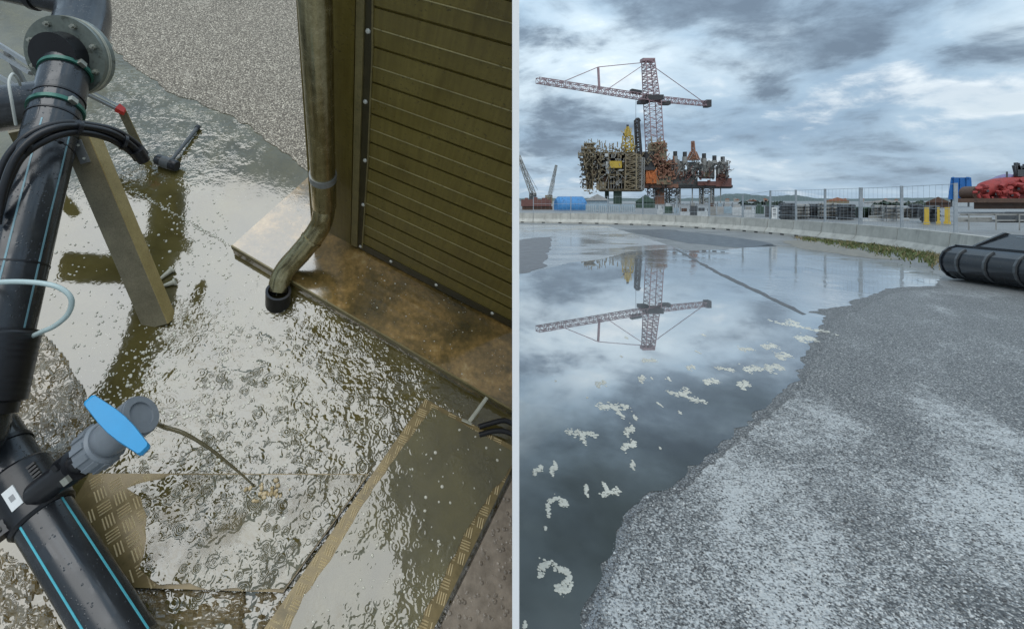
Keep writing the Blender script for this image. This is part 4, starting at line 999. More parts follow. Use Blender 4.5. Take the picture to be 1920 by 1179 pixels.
# ---- weeds along the barrier foot
M['grass'] = simple('rough_grass', (0.10, 0.125, 0.035), 0.6, 0, 0.5, 20)
M['drygrass'] = simple('dry_grass', (0.24, 0.19, 0.09), 0.7, 0, 0.4, 20)
def weeds(name, m, n_, x0, x1, hmin, hmax, label):
    b_ = MB()
    for _ in range(n_):
        x = rnd.uniform(x0, x1)
        if noise.noise(V((x*.03, 1.7, 0))) < -0.25 and rnd.random() < .75: continue
        for (xa, ya), (xb, yb) in zip(bl, bl[1:]):
            if xa <= x <= xb: yy = ya+(yb-ya)*(x-xa)/(xb-xa)
        t = (x-1520)/240
        c_ = RG(x, yy+2.0+abs(rnd.gauss(0, 1))*(2.5+6*max(0, t)))
        h = rnd.uniform(hmin, hmax)*(0.5+0.7*max(0, min(1, t+.2))); a_ = rnd.random()*6.28; w_ = 0.008+0.012*rnd.random()
        lean = V((rnd.gauss(0, .35), rnd.gauss(0, .35), 1))*h; s2 = V((math.cos(a_), math.sin(a_), 0))*w_
        b_.add([c_-s2, c_+s2, c_+lean*.55+s2*.8, c_+lean*.55-s2*.8, c_+lean*1.0+V((lean.x, lean.y, -.1*h))*.4], [(0, 1, 2, 3), (3, 2, 4)])
    return tag(b_.build(name, m, smooth=False), label, None, None, 'stuff')
weeds('weeds', M['grass'], 5200, 1505, 1752, 0.04, 0.15, 'green weeds growing along the barrier foot')
weeds('dry_weeds', M['drygrass'], 1200, 1480, 1775, 0.04, 0.19, 'dry stalks among the weeds at the barrier foot')

# ================================================================== loader bucket
M['bucket'] = simple('black_bucket_paint', (0.012, 0.015, 0.019), 0.24, 0, 0.4, 12, 0.08, spots=((0.05, 0.05, 0.05), 14, 0.4), coat=0.25)
M['bucketrib'] = simple('worn_bucket_strap', (0.09, 0.096, 0.10), 0.32, 0.3, 0.4, 20)
e0 = RG(1769, 524); axb = (RG(1925, 549)-e0); axb.z = 0; axb.normalize()
ob_ = axb.cross(V((0, 0, 1)))
if ob_.dot(C0-e0) < 0: ob_ = -ob_
bkt = thing('loader_bucket', e0, 'black loader bucket lying on the gravel by the barrier', 'bucket')
def bp(a_, o, z): return e0+axb*a_+ob_*o+V((0, 0, z))
pr = [(-.28, .03), (-.04, .02), (.10, .03), (.22, .09), (.33, .20), (.375, .33), (.37, .45), (.31, .575), (.20, .66), (.05, .70)]
WB_ = 3.0
b_ = MB(); n_ = len(pr)
for a_ in (0, WB_):
    for o, z in pr: b_.v.append(bp(a_, o-.32, z))
    for o, z in pr: b_.v.append(bp(a_, (o-.32)-.03*(1 if o > 0 else 0), max(z-.02, .03)))
m_ = 2*n_
b_.f += [(j, j+1, m_+j+1, m_+j) for j in range(n_-1)]
b_.build('shell', M['bucket'], bkt, True, ang=24)
for a_ in (0.0, WB_):
    b_ = MB(); b_.prism([bp(a_-.012, (o-.32)+(.025 if o > 0 else 0), z+(.02 if z > .3 else -.01)) for o, z in pr]+[bp(a_-.012, -.62, .70), bp(a_-.012, -.72, .06)], axb*0.03*(1 if a_ == 0 else -1)); b_.build('end_plate', M['bucket'], bkt, False)
MB().beam(bp(-.02, -.28, .71), bp(WB_+.02, -.28, .71), .04, .02, (0, 0, 1)).build('top_lip', M['bucket'], bkt, False)
b_ = MB(); b_.hexa([bp(.0, -.74, .04), bp(WB_, -.74, .04), bp(WB_, -.60, .03), bp(.0, -.60, .03), bp(.0, -.74, .07), bp(WB_, -.74, .07), bp(WB_, -.60, .05), bp(.0, -.60, .05)]); b_.build('cutting_edge', M['bucket'], bkt, False)
for a_ in (.30, .78, 1.26, 1.74, 2.22, 2.7):
    b_ = MB(); k_ = [(o-.32, z) for o, z in pr[2:9]]
    for dz_ in (-.02, .02):
        for o, z in k_: b_.v.append(bp(a_+dz_, o+.034, z+.012))
        for o, z in k_: b_.v.append(bp(a_+dz_, o-.01, z-.01))
    q = len(k_)
    for j in range(q-1):
        b_.f += [(j, j+1, 2*q+j+1, 2*q+j), (q+j, j, j+1, q+j+1), (2*q+j, 3*q+j, 3*q+j+1, 2*q+j+1)]
    b_.build('strap', M['bucketrib'], bkt, False)
b_ = MB(); b_.hexa([bp(.20, -.34, .72), bp(1.75, -.34, .72), bp(1.75, -.40, .72), bp(.20, -.40, .72), bp(.42, -.78, .98), bp(1.35, -.78, .98), bp(1.35, -.83, .96), bp(.42, -.83, .96)]); hp = b_.build('hitch_plate', M['bucket'], bkt, False)
for a_ in (.22, 1.6):
    b_ = MB(); b_.hexa([bp(a_, -.30, .72), bp(a_+.05, -.30, .72), bp(a_+.05, -.42, .64), bp(a_, -.42, .64), bp(a_+(.15 if a_ < 1 else -.15), -.74, 1.01), bp(a_+(.20 if a_ < 1 else -.10), -.74, 1.01), bp(a_+(.20 if a_ < 1 else -.1), -.84, .98), bp(a_+(.15 if a_ < 1 else -.15), -.84, .98)])
    b_.build('hitch_rib', M['bucket'], bkt, False)
for a_ in (.40, .49): MB().beam(bp(a_, -.36, .70), bp(a_+.02, -.42, .76), .018, .006, (0, 0, 1)).build('hitch_slot', M['bucketrib'], hp, False)
for a_ in (.62, 1.05): MB().beam(bp(a_, -.70, .935), bp(a_+.14, -.70, .935), .006, .014, (0, 0, 1)).build('bright_plate', M['galv'], hp, False)

# ================================================================== far side of the yard
def FB(b_, x0, y0, x1, y1, Z, dp=None):     # an upright block given by its outline at distance Z
    dp = dp or (x1-x0)*Z/F
    a_, c_ = P(x0, y1, Z), P(x1, y0, Z)
    bx = V(((a_.x+c_.x)/2/Z*dp, dp, 0))     # the block's sides run away from the viewer
    q = [V((a_.x, Z, a_.z)), V((c_.x, Z, a_.z)), V((a_.x, Z, c_.z)), V((c_.x, Z, c_.z))]
    return b_.hexa([q[0], q[1], q[1]+bx, q[0]+bx, q[2], q[3], q[3]+bx, q[2]+bx])
def flat(name, c, rough=0.6, metal=0.0, var=0.3, sc_=0.6):
    return simple(name, c, rough, metal, var, sc_*6, 0.1, 0.02, big=sc_, spots=(tuple(x*0.35 for x in c), sc_*2.2, 0.6))
for nm, c in dict(rust=(.27, .13, .08), redhull=(.17, .075, .06), orange=(.55, .17, .05), rig_tan=(.25, .20, .125), rig_grey=(.27, .265, .245), rig_dark=(.045, .045, .045), yellow=(.52, .36, .05), crane_red=(.34, .23, .24), crane_dark=(.05, .045, .045),
                  tankblue=(.06, .22, .46), paleblue=(.30, .38, .43), dkgreen=(.05, .085, .06), roofgrey=(.36, .35, .33), red=(.30, .035, .03), bluetower=(.02, .13, .38), brown=(.10, .055, .035), roof_orange=(.32, .14, .08), white2=(.5, .52, .52), violet=(.20, .16, .30), darkgrey=(.07, .075, .08), hill=(.06, .085, .075), treegreen=(.03, .05, .032)).items():
    M['f_'+nm] = flat('far_'+nm, c)
Zr = 200.0; S = Zr/F
rig = thing('oil_platform', P(1230, 383, Zr), 'tall weathered offshore oil platform standing beyond the fence', 'oil platform')
def rp(name, m, blocks, Z=Zr, dp=None):
    b_ = MB()
    for q in blocks: FB(b_, *q[:4], Z+(q[4] if len(q) > 4 else 0), dp or (q[5] if len(q) > 5 else 12))
    return b_.build(name, M[m], rig, False)
def clutter(name, m, x0, y0, x1, y1, n_, Zo, seed, big=6.0):
    r_ = random.Random(seed); b_ = MB()
    for _ in range(n_):
        x, y = r_.uniform(x0, x1), r_.uniform(y0, y1); Z = Zr+Zo-r_.uniform(.2, 4.0); k = r_.random()
        if k < .5: FB(b_, x, y, x+r_.uniform(1, big), y+r_.uniform(1, big*.7), Z, r_.uniform(.5, 2.5))
        elif k < .6: a_ = P(x, y, Z); b_.tube([a_, a_+V((r_.uniform(.6, 2.4)*(-1 if x > (x0+x1)/2 else 1), 0, 0))], r_.uniform(.1, .3), 6)
        elif k < .85: a_ = P(x, y, Z); b_.tube([a_, a_+V((0, 0, r_.uniform(.8, 2.6)))], r_.uniform(.08, .25), 6)
        else: a_ = P(x, y, Z); b_.beam(a_, a_+V((r_.uniform(-3, 3), r_.uniform(-1, 1), r_.uniform(1, 3.5))), .10, .10)
    return tag(b_.build(name, M[m], rig, False), kind='stuff')
# west module
for y0, y1 in ((285, 289), (306, 309), (326, 329), (341, 344), (354, 358)):
    x0 = {285: 1108, 306: 1098, 326: 1106, 341: 1118, 354: 1122}[y0]
    rp('deck', 'f_rig_tan', [(x0, y0, 1206, y1, -2, 20)])
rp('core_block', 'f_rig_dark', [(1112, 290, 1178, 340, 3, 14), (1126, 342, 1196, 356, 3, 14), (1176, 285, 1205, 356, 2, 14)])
for x in (1110, 1124, 1140, 1158, 1172, 1186, 1200): rp('column', 'f_rig_tan', [(x, 286, x+2.4, 356, -2.6, 1.5)])
rp('white_column', 'f_white2', [(1136, 303, 1142, 326, -4, 1.5)]); rp('white_box', 'f_white2', [(1134, 288, 1141, 294, -3.5, 2)])
rp('yellow_module', 'f_yellow', [(1143, 302, 1166, 315, -4.5, 6)])
rp('lower_box', 'f_rig_tan', [(1118, 343, 1136, 356, -4, 4)])
for x in range(1140, 1172, 5): rp('louvre', 'f_rig_grey', [(x, 338, x+1.4, 354, -3.2, .6)])
b_ = MB()                                                   # the bulging helideck support at the west end
for k in range(9):
    y = 268+k*9.5; half = [10, 17, 22, 21, 19, 17, 14, 12, 11][k]; FB(b_, 1102-half*.75, y, 1108+half*.55, y+2.4, Zr+1, 10); FB(b_, 1106-half*.6, y, 1108+half*.4, y+10, Zr+2.5, 7)
b_.build('helideck_frame', M['f_rig_tan'], rig, False)
clutter('west_truss', 'f_rig_tan', 1083, 266, 1132, 300, 90, -1, 3, 4)
clutter('west_pipework', 'f_rig_tan', 1092, 296, 1126, 362, 90, -1, 4, 4)
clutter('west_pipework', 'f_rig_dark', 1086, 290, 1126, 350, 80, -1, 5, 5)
clutter('deck_pipework', 'f_rig_grey', 1112, 288, 1205, 356, 110, -2.5, 6, 4)
clutter('deck_pipework', 'f_rig_tan', 1112, 284, 1205, 356, 110, -2.5, 16, 4)
clutter('roof_gear', 'f_rig_tan', 1128, 276, 1172, 286, 60, 0, 7, 4)
def lattice(b_, p, q, w0, w1, nb, r_, side=None):
    p, q = V(p), V(q); d = (q-p).normalized(); a_ = V(side) if side else d.orthogonal(); a_ = (a_-d*a_.dot(d)).normalized(); c_ = d.cross(a_)
    prev = None
    for i in range(nb+1):
        t = i/nb; w_ = w0+(w1-w0)*t; o = p+(q-p)*t
        cur = [o+a_*w_+c_*w_, o-a_*w_+c_*w_, o-a_*w_-c_*w_, o+a_*w_-c_*w_]
        for j in range(4): b_.beam(cur[j], cur[(j+1) % 4], r_*.6, r_*.6)
        if prev:
            for j in range(4): b_.beam(prev[j], cur[j], r_, r_); b_.beam(prev[j] if i % 2 else prev[(j+1) % 4], cur[(j+1) % 4] if i % 2 else cur[j], r_*.6, r_*.6)
        prev = cur
    return b_
b_ = MB(); lattice(b_, P(1178, 286, Zr-1), P(1177, 255, Zr-1), 2.0, 1.6, 5, .16); lattice(b_, P(1177, 255, Zr-1), P(1177, 238, Zr-1), 1.0, .3, 4, .14); b_.build('yellow_derrick', M['f_yellow'], rig, False)
clutter('derrick_gear', 'f_yellow', 1170, 250, 1185, 284, 46, -1, 8, 4)
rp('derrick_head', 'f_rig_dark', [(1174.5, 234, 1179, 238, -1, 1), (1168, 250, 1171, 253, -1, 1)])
b_ = MB(); lattice(b_, P(1198, 290, Zr-2), P(1194, 226, Zr-2), 0.95, .75, 14, .2); b_.build('flare_boom', M['f_crane_dark'], rig, False)
b_ = MB(); b_.tube(spline([P(1191, 232, Zr-2), P(1192, 225, Zr-2), P(1197, 223, Zr-2), P(1200, 228, Zr-2)], 4), .5, 8); b_.build('flare_tip', M['f_crane_dark'], rig)
b_ = MB(); lattice(b_, P(1186, 356, Zr-5), P(1187, 290, Zr-5), 2.4, 2.2, 9, .22); b_.build('stair_tower', M['f_rig_tan'], rig, False)
b_ = MB(); lattice(b_, P(1199, 356, Zr-5), P(1200, 296, Zr-5), 1.3, 1.3, 10, .2); b_.build('stair_tower', M['f_rig_grey'], rig, False)
rp('link_block', 'f_brown', [(1198, 296, 1236, 346, 3, 10)]); rp('link_block', 'f_rust', [(1252, 300, 1268, 346, 2.5, 10)])
rp('link_deck', 'f_rig_tan', [(1196, 306, 1262, 308.5, -1.5, 10), (1196, 326, 1262, 328.5, -1.5, 10)])
clutter('link_pipework', 'f_rig_tan', 1198, 296, 1230, 344, 60, 0, 41, 5)
# middle: round tank, rusty block, orange module
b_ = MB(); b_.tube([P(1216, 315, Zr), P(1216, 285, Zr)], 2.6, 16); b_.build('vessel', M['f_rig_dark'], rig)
b_ = MB(); b_.tube([P(1234, 300, Zr+2), P(1232, 275, Zr+2), P(1231, 267, Zr+2)], [3.4, 3.9, 3.3], 18); b_.build('tank', M['f_rig_tan'], rig)
clutter('tank_pipework', 'f_rust', 1222, 266, 1248, 312, 90, 0, 9, 6)
clutter('tank_pipework', 'f_rig_tan', 1214, 266, 1252, 300, 60, 0, 19, 5)
rp('rust_block', 'f_rust', [(1227, 302, 1262, 346, 2, 12)])
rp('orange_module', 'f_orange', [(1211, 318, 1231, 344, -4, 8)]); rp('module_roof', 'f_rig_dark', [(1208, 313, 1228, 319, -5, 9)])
rp('cream_module', 'f_rig_tan', [(1231, 330, 1258, 346, -3.5, 6)])
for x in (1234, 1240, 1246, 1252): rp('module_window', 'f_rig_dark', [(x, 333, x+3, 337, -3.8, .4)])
clutter('middle_pipework', 'f_rust', 1226, 300, 1268, 345, 120, -1, 10, 6)
clutter('middle_pipework', 'f_orange', 1212, 320, 1236, 344, 30, -4, 11, 3)
rp('under_deck', 'f_rust', [(1206, 345, 1272, 352, -2, 14)])
rp('support_foot', 'f_dkgreen', [(1150, 358, 1166, 384, 0, 6), (1134, 358, 1142, 384, 4, 4)]); rp('support_foot', 'f_rust', [(1228, 352, 1246, 384, 0, 6)])
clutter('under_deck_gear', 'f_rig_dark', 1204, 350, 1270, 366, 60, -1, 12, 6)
# east wing
rp('east_deck', 'f_redhull', [(1308, 340, 1342, 348, -1, 18), (1342, 334, 1372, 350, -1, 18)])
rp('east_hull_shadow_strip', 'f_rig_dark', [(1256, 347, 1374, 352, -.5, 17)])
rp('east_wall', 'f_rig_grey', [(1258, 318, 1308, 347, 1, 12), (1310, 308, 1340, 333, 1, 12), (1342, 312, 1366, 333, 1, 12)])
rp('east_upper_wall', 'f_rig_grey', [(1262, 302, 1284, 317, 2, 10), (1288, 304, 1312, 317, 2, 10), (1318, 302, 1336, 309, 2, 10), (1344, 304, 1366, 312, 2, 10)])
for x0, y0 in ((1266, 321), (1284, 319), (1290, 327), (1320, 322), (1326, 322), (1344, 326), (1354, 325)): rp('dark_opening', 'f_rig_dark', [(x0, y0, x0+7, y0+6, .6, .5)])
for x, y0 in ((1266, 284), (1284, 285), (1320, 288), (1339.5, 292), (1355, 294)):
    b_ = MB(); b_.tube([P(x, 310, Zr-1), P(x, y0+9, Zr-1)], 1.0, 10); b_.build('exhaust_stack', M['f_rig_grey'], rig)
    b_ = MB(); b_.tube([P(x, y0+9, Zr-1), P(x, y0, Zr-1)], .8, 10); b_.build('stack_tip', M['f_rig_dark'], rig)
b_ = MB(); lattice(b_, P(1300, 300, Zr), P(1300, 285, Zr), 2.0, .9, 4, .2); lattice(b_, P(1300, 285, Zr), P(1299, 265, Zr), .55, .4, 6, .16); b_.build('east_mast', M['f_rust'], rig, False)
rp('mast_box', 'f_rust', [(1294, 290, 1307, 299, 0, 3), (1297, 270, 1302, 274, 0, 1)])
clutter('east_pipework', 'f_rig_grey', 1258, 300, 1368, 334, 120, 0, 13, 4)
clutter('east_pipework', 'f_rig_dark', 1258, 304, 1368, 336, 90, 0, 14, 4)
clutter('east_pipework', 'f_redhull', 1262, 318, 1368, 346, 60, 0, 15, 4)
for x in (1274, 1297, 1311, 1318, 1333, 1350): rp('leg', 'f_rig_grey', [(x, 351, x+2.2, 384, 2, 1.2)])
for x in (1262, 1325): b_ = MB(); lattice(b_, P(x, 384, Zr+4), P(x, 352, Zr+4), 2.2, 2.2, 4, .24); b_.build('leg_frame', M['f_rig_grey'], rig, False)
rq = random.Random(77)
for (xa, xb, rows) in ((1112, 1205, ((290, 305), (310, 325), (330, 340), (345, 353))), (1260, 1366, ((319, 332),))):
    for (ya, yb) in rows:
        x = xa
        while x < xb-5:
            wd = rq.uniform(4, 13)
            if rq.random() < .62:
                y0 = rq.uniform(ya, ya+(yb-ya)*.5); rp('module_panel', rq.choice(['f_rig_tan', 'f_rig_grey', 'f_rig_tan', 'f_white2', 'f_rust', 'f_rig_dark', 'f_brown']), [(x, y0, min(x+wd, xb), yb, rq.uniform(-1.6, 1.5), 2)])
            x += wd+rq.uniform(0, 2)
# ---- tower crane
Zc = 208.0
cr = thing('tower_crane', P(1236, 383, Zc), 'giant red lattice tower crane rising behind the oil platform', 'crane')
hj = (376-185)*Zc/F; cj = P(1222, 185, Zc)
Zl, Zq = F*(cj.z-CH)/(376-151), F*(cj.z-CH)/(376-195)
jl, jr = P(1008, 151, Zl), P(1326, 195, Zq)
b_ = MB(); lattice(b_, P(1233, 384, Zc), P(1223, 190, Zc), 2.9, 2.7, 24, .15, (1, 0, 0)); b_.build('mast', M['f_crane_red'], cr, False)
b_ = MB(); lattice(b_, P(1221, 180, Zc), P(1215, 114, Zc), 2.5, 2.0, 12, .17, (1, 0, 0)); b_.build('head_mast', M['f_crane_red'], cr, False)
b_ = MB(); lattice(b_, cj, jl, 1.25, 1.0, 30, .12, (0, 0, 1)); b_.build('jib', M['f_crane_red'], cr, False)
b_ = MB(); lattice(b_, cj, jr, 1.2, 1.0, 16, .12, (0, 0, 1)); b_.build('counter_jib', M['f_crane_red'], cr, False)
b_ = MB(); b_.box(cj, (4, 0, 0), (0, 3, 0), (0, 0, 1.1)); b_.box(cj-V((4, 0, 1.6)), (2, 0, 0), (0, 2, 0), (0, 0, .8)); b_.build('slewing_unit', M['f_crane_dark'], cr, False)
b_ = MB(); b_.box(jr, (1.2, 0, 0), (0, 1.5, 0), (0, 0, 1.7)); b_.build('counterweight', M['f_crane_dark'], cr, False)
b_ = MB(); q = cj+(jr-cj)*.22; b_.box(q-V((0, 0, 1.6)), (2.3, 0, 0), (0, 1.2, 0), (0, 0, .9)); b_.build('winch_house', M['f_crane_dark'], cr, False)
b_ = MB(); q = cj+(jl-cj)*.16; b_.box(q+V((0, 0, 1.9)), (3.0, 1.6, 0), (0, 1.2, 0), (0, 0, .7)); b_.build('trolley', M['f_crane_dark'], cr, False)
kp = cj+(jl-cj)*.50; kt = kp+V((-.5, 0, 9.8))
b_ = MB(); b_.beam(kp, kt, .38, .38); b_.build('king_post', M['f_crane_red'], cr, False)
tp = P(1214, 117, Zc)
for a_, c_ in ((tp, kt), (kt, cj+(jl-cj)*.84), (tp, cj+(jl-cj)*.45), (tp, jr+V((-2, 0, 1)))):
    MB().tube([a_, c_], .17, 6).build('stay', M['f_crane_red'], cr)
MB().box(tp+V((0, 0, .8)), (2.8, 0, 0), (0, 1.5, 0), (0, 0, .7)).build('mast_head', M['f_crane_red'], cr, False)
MB().tube([cj+(jl-cj)*.16, cj+(jl-cj)*.16-V((0, 0, 18))], .07, 5).build('hoist_rope', M['f_crane_dark'], cr)
# ---- objects between fence and platform
def far_thing(name, label, cat, Z, x, parts, group=None):
    t = thing(name, V((P(x, 380, Z).x, Z, 0)), label, cat, group)
    for nm, m, blocks in parts:
        b_ = MB()
        for q in blocks: FB(b_, *q[:4], Z+(q[4] if len(q) > 4 else 0), q[5] if len(q) > 5 else None)
        b_.build(nm, M[m], t, False)
    return t
Zt = 75.0
tk = thing('storage_tank', V((P(1090, 390, Zt).x, Zt, 0)), 'big blue horizontal storage tank behind the fence', 'tank')
a_, c_ = P(1042, 387, Zt), P(1096, 387, Zt); b_ = MB(); b_.tube([a_+V((.0, 0, 0)), a_+V((.4, 0, 0)), c_-V((.4, 0, 0)), c_], [1.2, 1.65, 1.65, 1.2], 24); b_.build('shell', M['f_tankblue'], tk)
b_ = MB()
for x in (1052, 1084): FB(b_, x, 396, x+5, 408, Zt-.4, 2)
b_.build('saddle', M['f_darkgrey'], tk, False)
def gable(name, label, Z, x0, x1, ye, yr, yb, wm, rm, cat='shed'):
    t = thing(name, V((P((x0+x1)/2, yb, Z).x, Z, 0)), label, cat)
    b_ = MB(); FB(b_, x0, ye, x1, yb, Z, (x1-x0)*Z/F*.8); b_.build('wall', M[wm], t, False)
    dp = (x1-x0)*Z/F*.8
    A, B, T = P(x0-2, ye, Z-.3), P(x1+2, ye, Z-.3), P((x0+x1)/2, yr, Z-.3)
    b_ = MB(); b_.prism([A, T, B], V((T.x/T.y*(dp+.6), dp+.6, 0))); b_.build('roof', M[rm], t, False)
    return t
gable('workshop_shed', 'low pale shed with a grey pitched roof behind the blue tank', 85, 1098, 1142, 376, 364, 406, 'f_paleblue', 'f_roofgrey')
gable('green_shed', 'dark green gabled shed below the oil platform', 100, 1192, 1228, 379, 365, 403, 'f_dkgreen', 'f_dkgreen')
for i, (x0, x1, m) in enumerate(((1098, 1119, 'f_paleblue'), (1121, 1138, 'f_paleblue'), (1140, 1163, 'f_paleblue'), (1165, 1190, 'f_tankblue'))):
    t = far_thing('shipping_container', ['pale container beside the blue tank', 'pale container, second from the blue tank', 'pale container, third from the blue tank', 'dull blue container at the end of the row by the green shed'][i], 'container', 66, (x0+x1)/2,
              [('body', m if i < 3 else 'f_paleblue', [(x0, 384, x1, 408, 0, 2.4)])], 'containers by the blue tank')
    for x in range(int(x0)+2, int(x1)-1, 4): FB_ = MB(); FB(FB_, x, 385.5, x+1.2, 406, 65.9, .15); FB_.build('corrugation', M['f_white2'], t, False)
far_thing('red_machine', 'low dark red machinery beyond the fence beside the panel', 'machine', 80, 1005, [('body', 'f_redhull', [(977, 374, 1034, 387, 0, 3)]), ('base', 'f_brown', [(979, 387, 1036, 402, .2, 3)]), ('drum', 'f_redhull', [(984, 371, 990, 374, 0, 1), (1000, 370, 1008, 374, 0, 1), (1016, 371, 1026, 374, 0, 1)])])
for i, (xa, ya, xb, yb, Z, m) in enumerate(((1000, 366, 972, 292, 150, 'f_rig_grey'), (1030, 370, 1043, 310, 230, 'f_rig_grey'))):
    t = thing('harbour_crane', V((P(xa, 380, Z).x, Z, 0)), ['grey luffing crane jib at the far edge next to the panel', 'thin grey crane jib left of the oil platform'][i], 'crane')
    b_ = MB(); lattice(b_, P(xa, ya, Z), P(xb, yb, Z), .7, .4, 12, .10); b_.build('jib', M[m], t, False)
    b_ = MB(); FB(b_, xa-8, ya-4, xa+6, 392, Z, 5); b_.build('cab', M['f_darkgrey' if i == 0 else 'f_rig_tan'], t, False)
    MB().tube([P(xb, yb, Z), P(xa+8, ya-10, Z)], .06, 5).build('stay', M['f_crane_dark'], t)
# low stacks and plant behind the fence
r_ = random.Random(21)
mats = ['f_rig_grey', 'f_paleblue', 'f_darkgrey', 'f_white2', 'f_rust', 'f_dkgreen', 'f_roofgrey', 'f_brown']
ORD = 'first second third fourth fifth sixth seventh eighth ninth tenth eleventh twelfth thirteenth fourteenth fifteenth sixteenth seventeenth eighteenth nineteenth twentieth'.split()
np_ = 0
xs = 1232
while xs < 1445:
    wd = r_.uniform(9, 22); Z = r_.uniform(42, 60); yt = r_.uniform(379, 391)
    m = r_.choice(mats[:4]+mats[5:7])
    far_thing('stacked_plant', ORD[np_]+' low stack of steel plant counted from the green shed', 'plant', Z, xs, [('lower_stack', m, [(xs, yt+6, xs+wd, PY+F*CH/Z, 0, 3)]), ('upper_stack', r_.choice(mats), [(xs+2, yt, xs+wd*.7, yt+6, .3, 2)]), ('rail', 'f_darkgrey', [(xs, yt-3, xs+1, yt+6, 0, .3), (xs+wd-1, yt+1, xs+wd, yt+6, 0, .3)])], 'plant behind the fence')
    np_ += 1; xs += wd+r_.uniform(0, 3)
np_ = 0
xs = 1462
while xs < 1735:
    wd = r_.uniform(18, 36); Z = r_.uniform(33, 44); yt = r_.uniform(381, 394)
    t = thing('pipe_rack', V((P(xs, 390, Z).x, Z, 0)), ORD[np_]+' rack of stacked pipes counted from the notice board', 'pipe rack', 'pipe racks behind the fence')
    m = r_.choice(['f_darkgrey', 'f_rig_grey', 'f_brown', 'f_dkgreen', 'f_paleblue', 'f_darkgrey'])
    yb = 376+F*CH/Z
    for k in range(4):
        y = yt+(yb-yt-2)*k/4
        MB().tube([P(xs, y+2, Z+k*.1), P(xs+wd, y+2, Z+k*.1)], .12+.05*r_.random(), 8).build('pipe', M[m], t)
    b_ = MB(); FB(b_, xs+wd*.15, yt-1, xs+wd*.15+1.2, yb, Z-.3, .25); FB(b_, xs+wd*.8, yt-1, xs+wd*.8+1.2, yb, Z-.3, .25); FB(b_, xs+1, yt+4, xs+wd-1, yb, Z+.8, 1.5); b_.build('frame', M['f_darkgrey'], t, False)
    np_ += 1; xs += wd+r_.uniform(-3, 2)
gable('orange_roof_house', 'long low house with an orange roof behind the fence', 260, 1548, 1592, 377, 370, 385, 'f_rig_tan', 'f_roof_orange', 'house')
gable('grey_hall', 'pale grey hall roof behind the right of the fence', 180, 1620, 1700, 380, 374, 388, 'f_white2', 'f_roofgrey', 'hall')
gable('brown_shed', 'brown peaked shed on yellow supports', 48, 1736, 1782, 380, 369, 390, 'f_brown', 'f_brown', 'shed')
for i, (x0, x1) in enumerate(((1733, 1742), (1757, 1762), (1771, 1781))):
    far_thing('yellow_support', ['yellow steel support, left of three below the brown shed', 'yellow steel support, middle of three below the brown shed', 'yellow steel support, right of three below the brown shed'][i], 'support', 31, x0, [('column', 'f_yellow', [(x0, 389, x1, 418, 0, .4)]), ('foot', 'f_yellow', [(x0-2, 416, x1+2, 421, -.1, .6)])], 'yellow supports')
t = thing('blue_silo', V((P(1800, 380, 120).x, 120, 0)), 'tall bright blue hopper building beyond the fence', 'silo')
A = [P(1777, 374, 118), P(1824, 374, 118), P(1821, 333, 118), P(1783, 333, 118)]
b_ = MB(); b_.prism(A, (A[0].x/118*4, 4, 0)); b_.build('hopper', M['f_bluetower'], t, False)
b_ = MB()
for x in (1788, 1800, 1812): FB(b_, x, 334, x+.8, 374, 117.8, .2)
FB(b_, 1785, 332, 1789, 335, 117.8, 1); FB(b_, 1811, 332, 1818, 335, 117.8, 1); b_.build('ribs', M['f_bluetower'], t, False)
for x in (1782, 1814): b_ = MB(); FB(b_, x, 374, x+4, 390, 119, 1); b_.build('leg', M['f_darkgrey'], t, False)
# the big red machine at the right edge
Zm = 60.0
t = thing('red_plant', V((P(1880, 390, Zm).x, Zm, 0)), 'large red curved machine with a violet drum at the far right', 'machine')
b_ = MB(); b_.tube(spline([P(1828, 368, Zm), P(1845, 358, Zm), P(1870, 350, Zm), P(1900, 348, Zm), P(1945, 350, Zm)], 5), [.5]*3+[.9]*3+[1.1]*15, 14); b_.build('body', M['f_red'], t)
b_ = MB(); b_.tube([P(1862, 350, Zm+1), P(1862, 350, Zm+1)+V((3.8, 1.5, .2))], [1.0, 1.6], 20); b_.build('drum', M['f_violet'], t)
b_ = MB(); FB(b_, 1848, 345, 1935, 372, Zm+.2, 2); b_.build('lower_hull', M['f_red'], t, False)
b_ = MB(); FB(b_, 1862, 338, 1900, 346, Zm+1, 2); FB(b_, 1900, 325, 1935, 346, Zm+.5, 3); b_.build('upper_hull', M['f_red'], t, False)
b_ = MB(); b_.tube([P(1835, 362, Zm-.4), P(1835, 362, Zm-.4)+V((0, 1.5, 0))], .9, 14); b_.build('wheel', M['f_brown'], t)
rr2 = random.Random(5); b_ = MB()
for _ in range(34):
    x, y = rr2.uniform(1832, 1925), rr2.uniform(332, 374); a_ = P(x, y, Zm-1.2-rr2.random()*.4)
    if y < 350-(x-1832)*.25: continue
    b_.tube([a_, a_+V((rr2.uniform(-.8, .8), rr2.uniform(-.1, .3), rr2.uniform(-.5, .5)))], rr2.uniform(.12, .34), 10)
tag(b_.build('fittings', M['f_red'], t, False), kind='stuff')
b_ = MB()
for _ in range(14):
    x = rr2.uniform(1906, 1925); b_.beam(P(x, 330, Zm), P(x+rr2.uniform(-6, 6), rr2.uniform(300, 318), Zm), .14, .14)
FB(b_, 1908, 318, 1925, 331, Zm-.2, 1.2); b_.build('exhaust_gear', M['f_darkgrey'], t, False)
b_ = MB(); FB(b_, 1886, 322, 1890, 342, Zm, .4); b_.build('exhaust_pipe', M['f_darkgrey'], t, False)
b_ = MB()
for x, y in ((1850, 356), (1866, 362), (1884, 354), (1896, 364), (1908, 352), (1874, 346)): FB(b_, x, y, x+5, y+4, Zm-1.35, .4)
tag(b_.build('dark_openings', M['f_darkgrey'], t, False), kind='stuff')
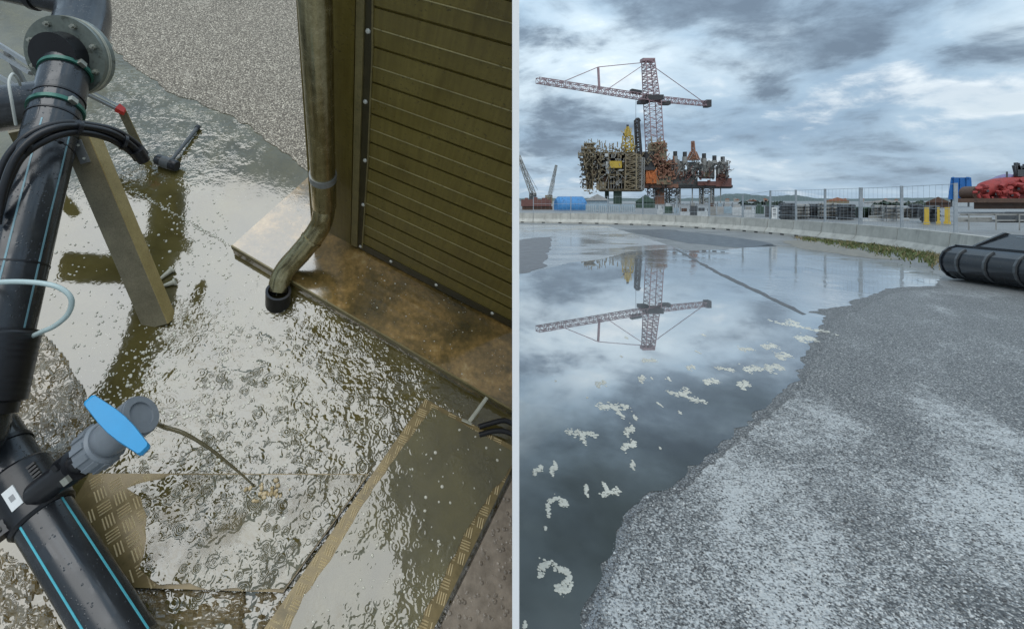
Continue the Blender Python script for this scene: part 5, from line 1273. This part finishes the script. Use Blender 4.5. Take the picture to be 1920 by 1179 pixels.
b_ = MB(); FB(b_, 1790, 372, 1940, 380, Zm-2, 4); FB(b_, 1826, 380, 1940, 392, Zm-1, 3); b_.build('base_frame', M['f_brown'], t, False)
far_thing('guard_rail', 'grey steel guard rail behind the loader bucket', 'rail', 24, 1860, [('upper_rail', 'f_rig_grey', [(1800, 401, 1940, 404, 0, .08)]), ('lower_rail', 'f_rig_grey', [(1800, 412, 1940, 415, .02, .08)]), *[('rail_post', 'f_rig_grey', [(x_, 401, x_+3, 432, -.1, .08)]) for x_ in (1815, 1866, 1910)]])
far_thing('scrap_heap', 'dark machine parts heaped behind the guard rail', 'scrap', 34, 1870, [('heap', 'f_darkgrey', [(1868, 404, 1935, 414, 0, 2), (1884, 398, 1930, 405, .5, 2)]), ('blade', 'f_rig_grey', [(1790, 408, 1860, 416, 1, 2)])])
far_thing('white_slab', 'pale slabs lying on the ground behind the fence', 'slab', 36, 1650, [('slab', 'f_white2', [(1612, 410, 1705, 415, 0, 1.2)]), ('upper_slab', 'f_rig_grey', [(1628, 405, 1690, 410, .3, 1)])])
# ---- hills and tree belt
def ridge(name, m, Z, prof_, dp, label):
    b_ = MB(); sp = spline([V((x, y, 0)) for x, y in prof_], 10); n2 = len(sp)
    for row, (zz, k) in enumerate(((0, 0.0), (dp*.35, .75), (dp*.6, 1.0), (dp, 0.0))):
        for i, q in enumerate(sp):
            jit = noise.noise(V((q.x*.12, row*3.3, Z*.01)))*1.6*k+noise.noise(V((q.x*.5, row*3.3, Z*.01)))*.8*k
            a_ = P(q.x, PY+(q.y-PY)*k-jit*(1 if k else 0), Z); b_.v.append(V((a_.x*(Z+zz)/Z, Z+zz, max(-2, (a_.z if k else -2)))))
    for r2 in range(3):
        for i in range(n2-1): b_.f.append((r2*n2+i, r2*n2+i+1, (r2+1)*n2+i+1, (r2+1)*n2+i))
    return tag(b_.build(name, M[m], ang=180), label, None, None, 'structure')
ridge('hills', 'f_hill', 1100, [(900, 372), (1000, 371), (1100, 370), (1250, 371), (1330, 369), (1358, 362), (1385, 360), (1425, 364), (1450, 366), (1490, 363), (1512, 368), (1560, 372), (1700, 370), (1800, 369), (1990, 366)], 420, 'low wooded hills across the water')
M['f_town'] = flat('far_town', (.34, .30, .26))
rt = random.Random(33)
for i in range(16):
    x = rt.uniform(1355, 1440) if i < 10 else rt.uniform(1560, 1740); wd = rt.uniform(4, 8); y = rt.uniform(373, 377)
    gable('far_house', 'tiny pale far house below the wooded hills', 520, x, x+wd, y, y-2, 383, 'f_town', 'f_roof_orange' if rt.random() < .5 else 'f_roofgrey', 'house')['group'] = 'far houses'
b_ = MB()
for _ in range(2600):
    x = rt.uniform(1388, 1470) if rt.random() < .55 else rt.uniform(1640, 1760)
    top_y = 383+5*noise.noise(V((x*.06, 0, 0))); y = rt.uniform(top_y, 394)
    a_ = P(x, y, 150+rt.uniform(-4, 4)); s2 = rt.uniform(.3, .9)
    dv = V((rt.gauss(0, 1), rt.gauss(0, 1), rt.gauss(0, 1))).normalized(); e_ = dv.orthogonal().normalized()*s2; g_ = dv.cross(e_)
    b_.add([a_-e_-g_, a_+e_-g_, a_+e_+g_, a_-e_+g_], [(0, 1, 2, 3)])
tag(b_.build('tree_belt', M['f_treegreen'], smooth=False), 'dark green belt of bushes behind the fence', None, None, 'stuff')
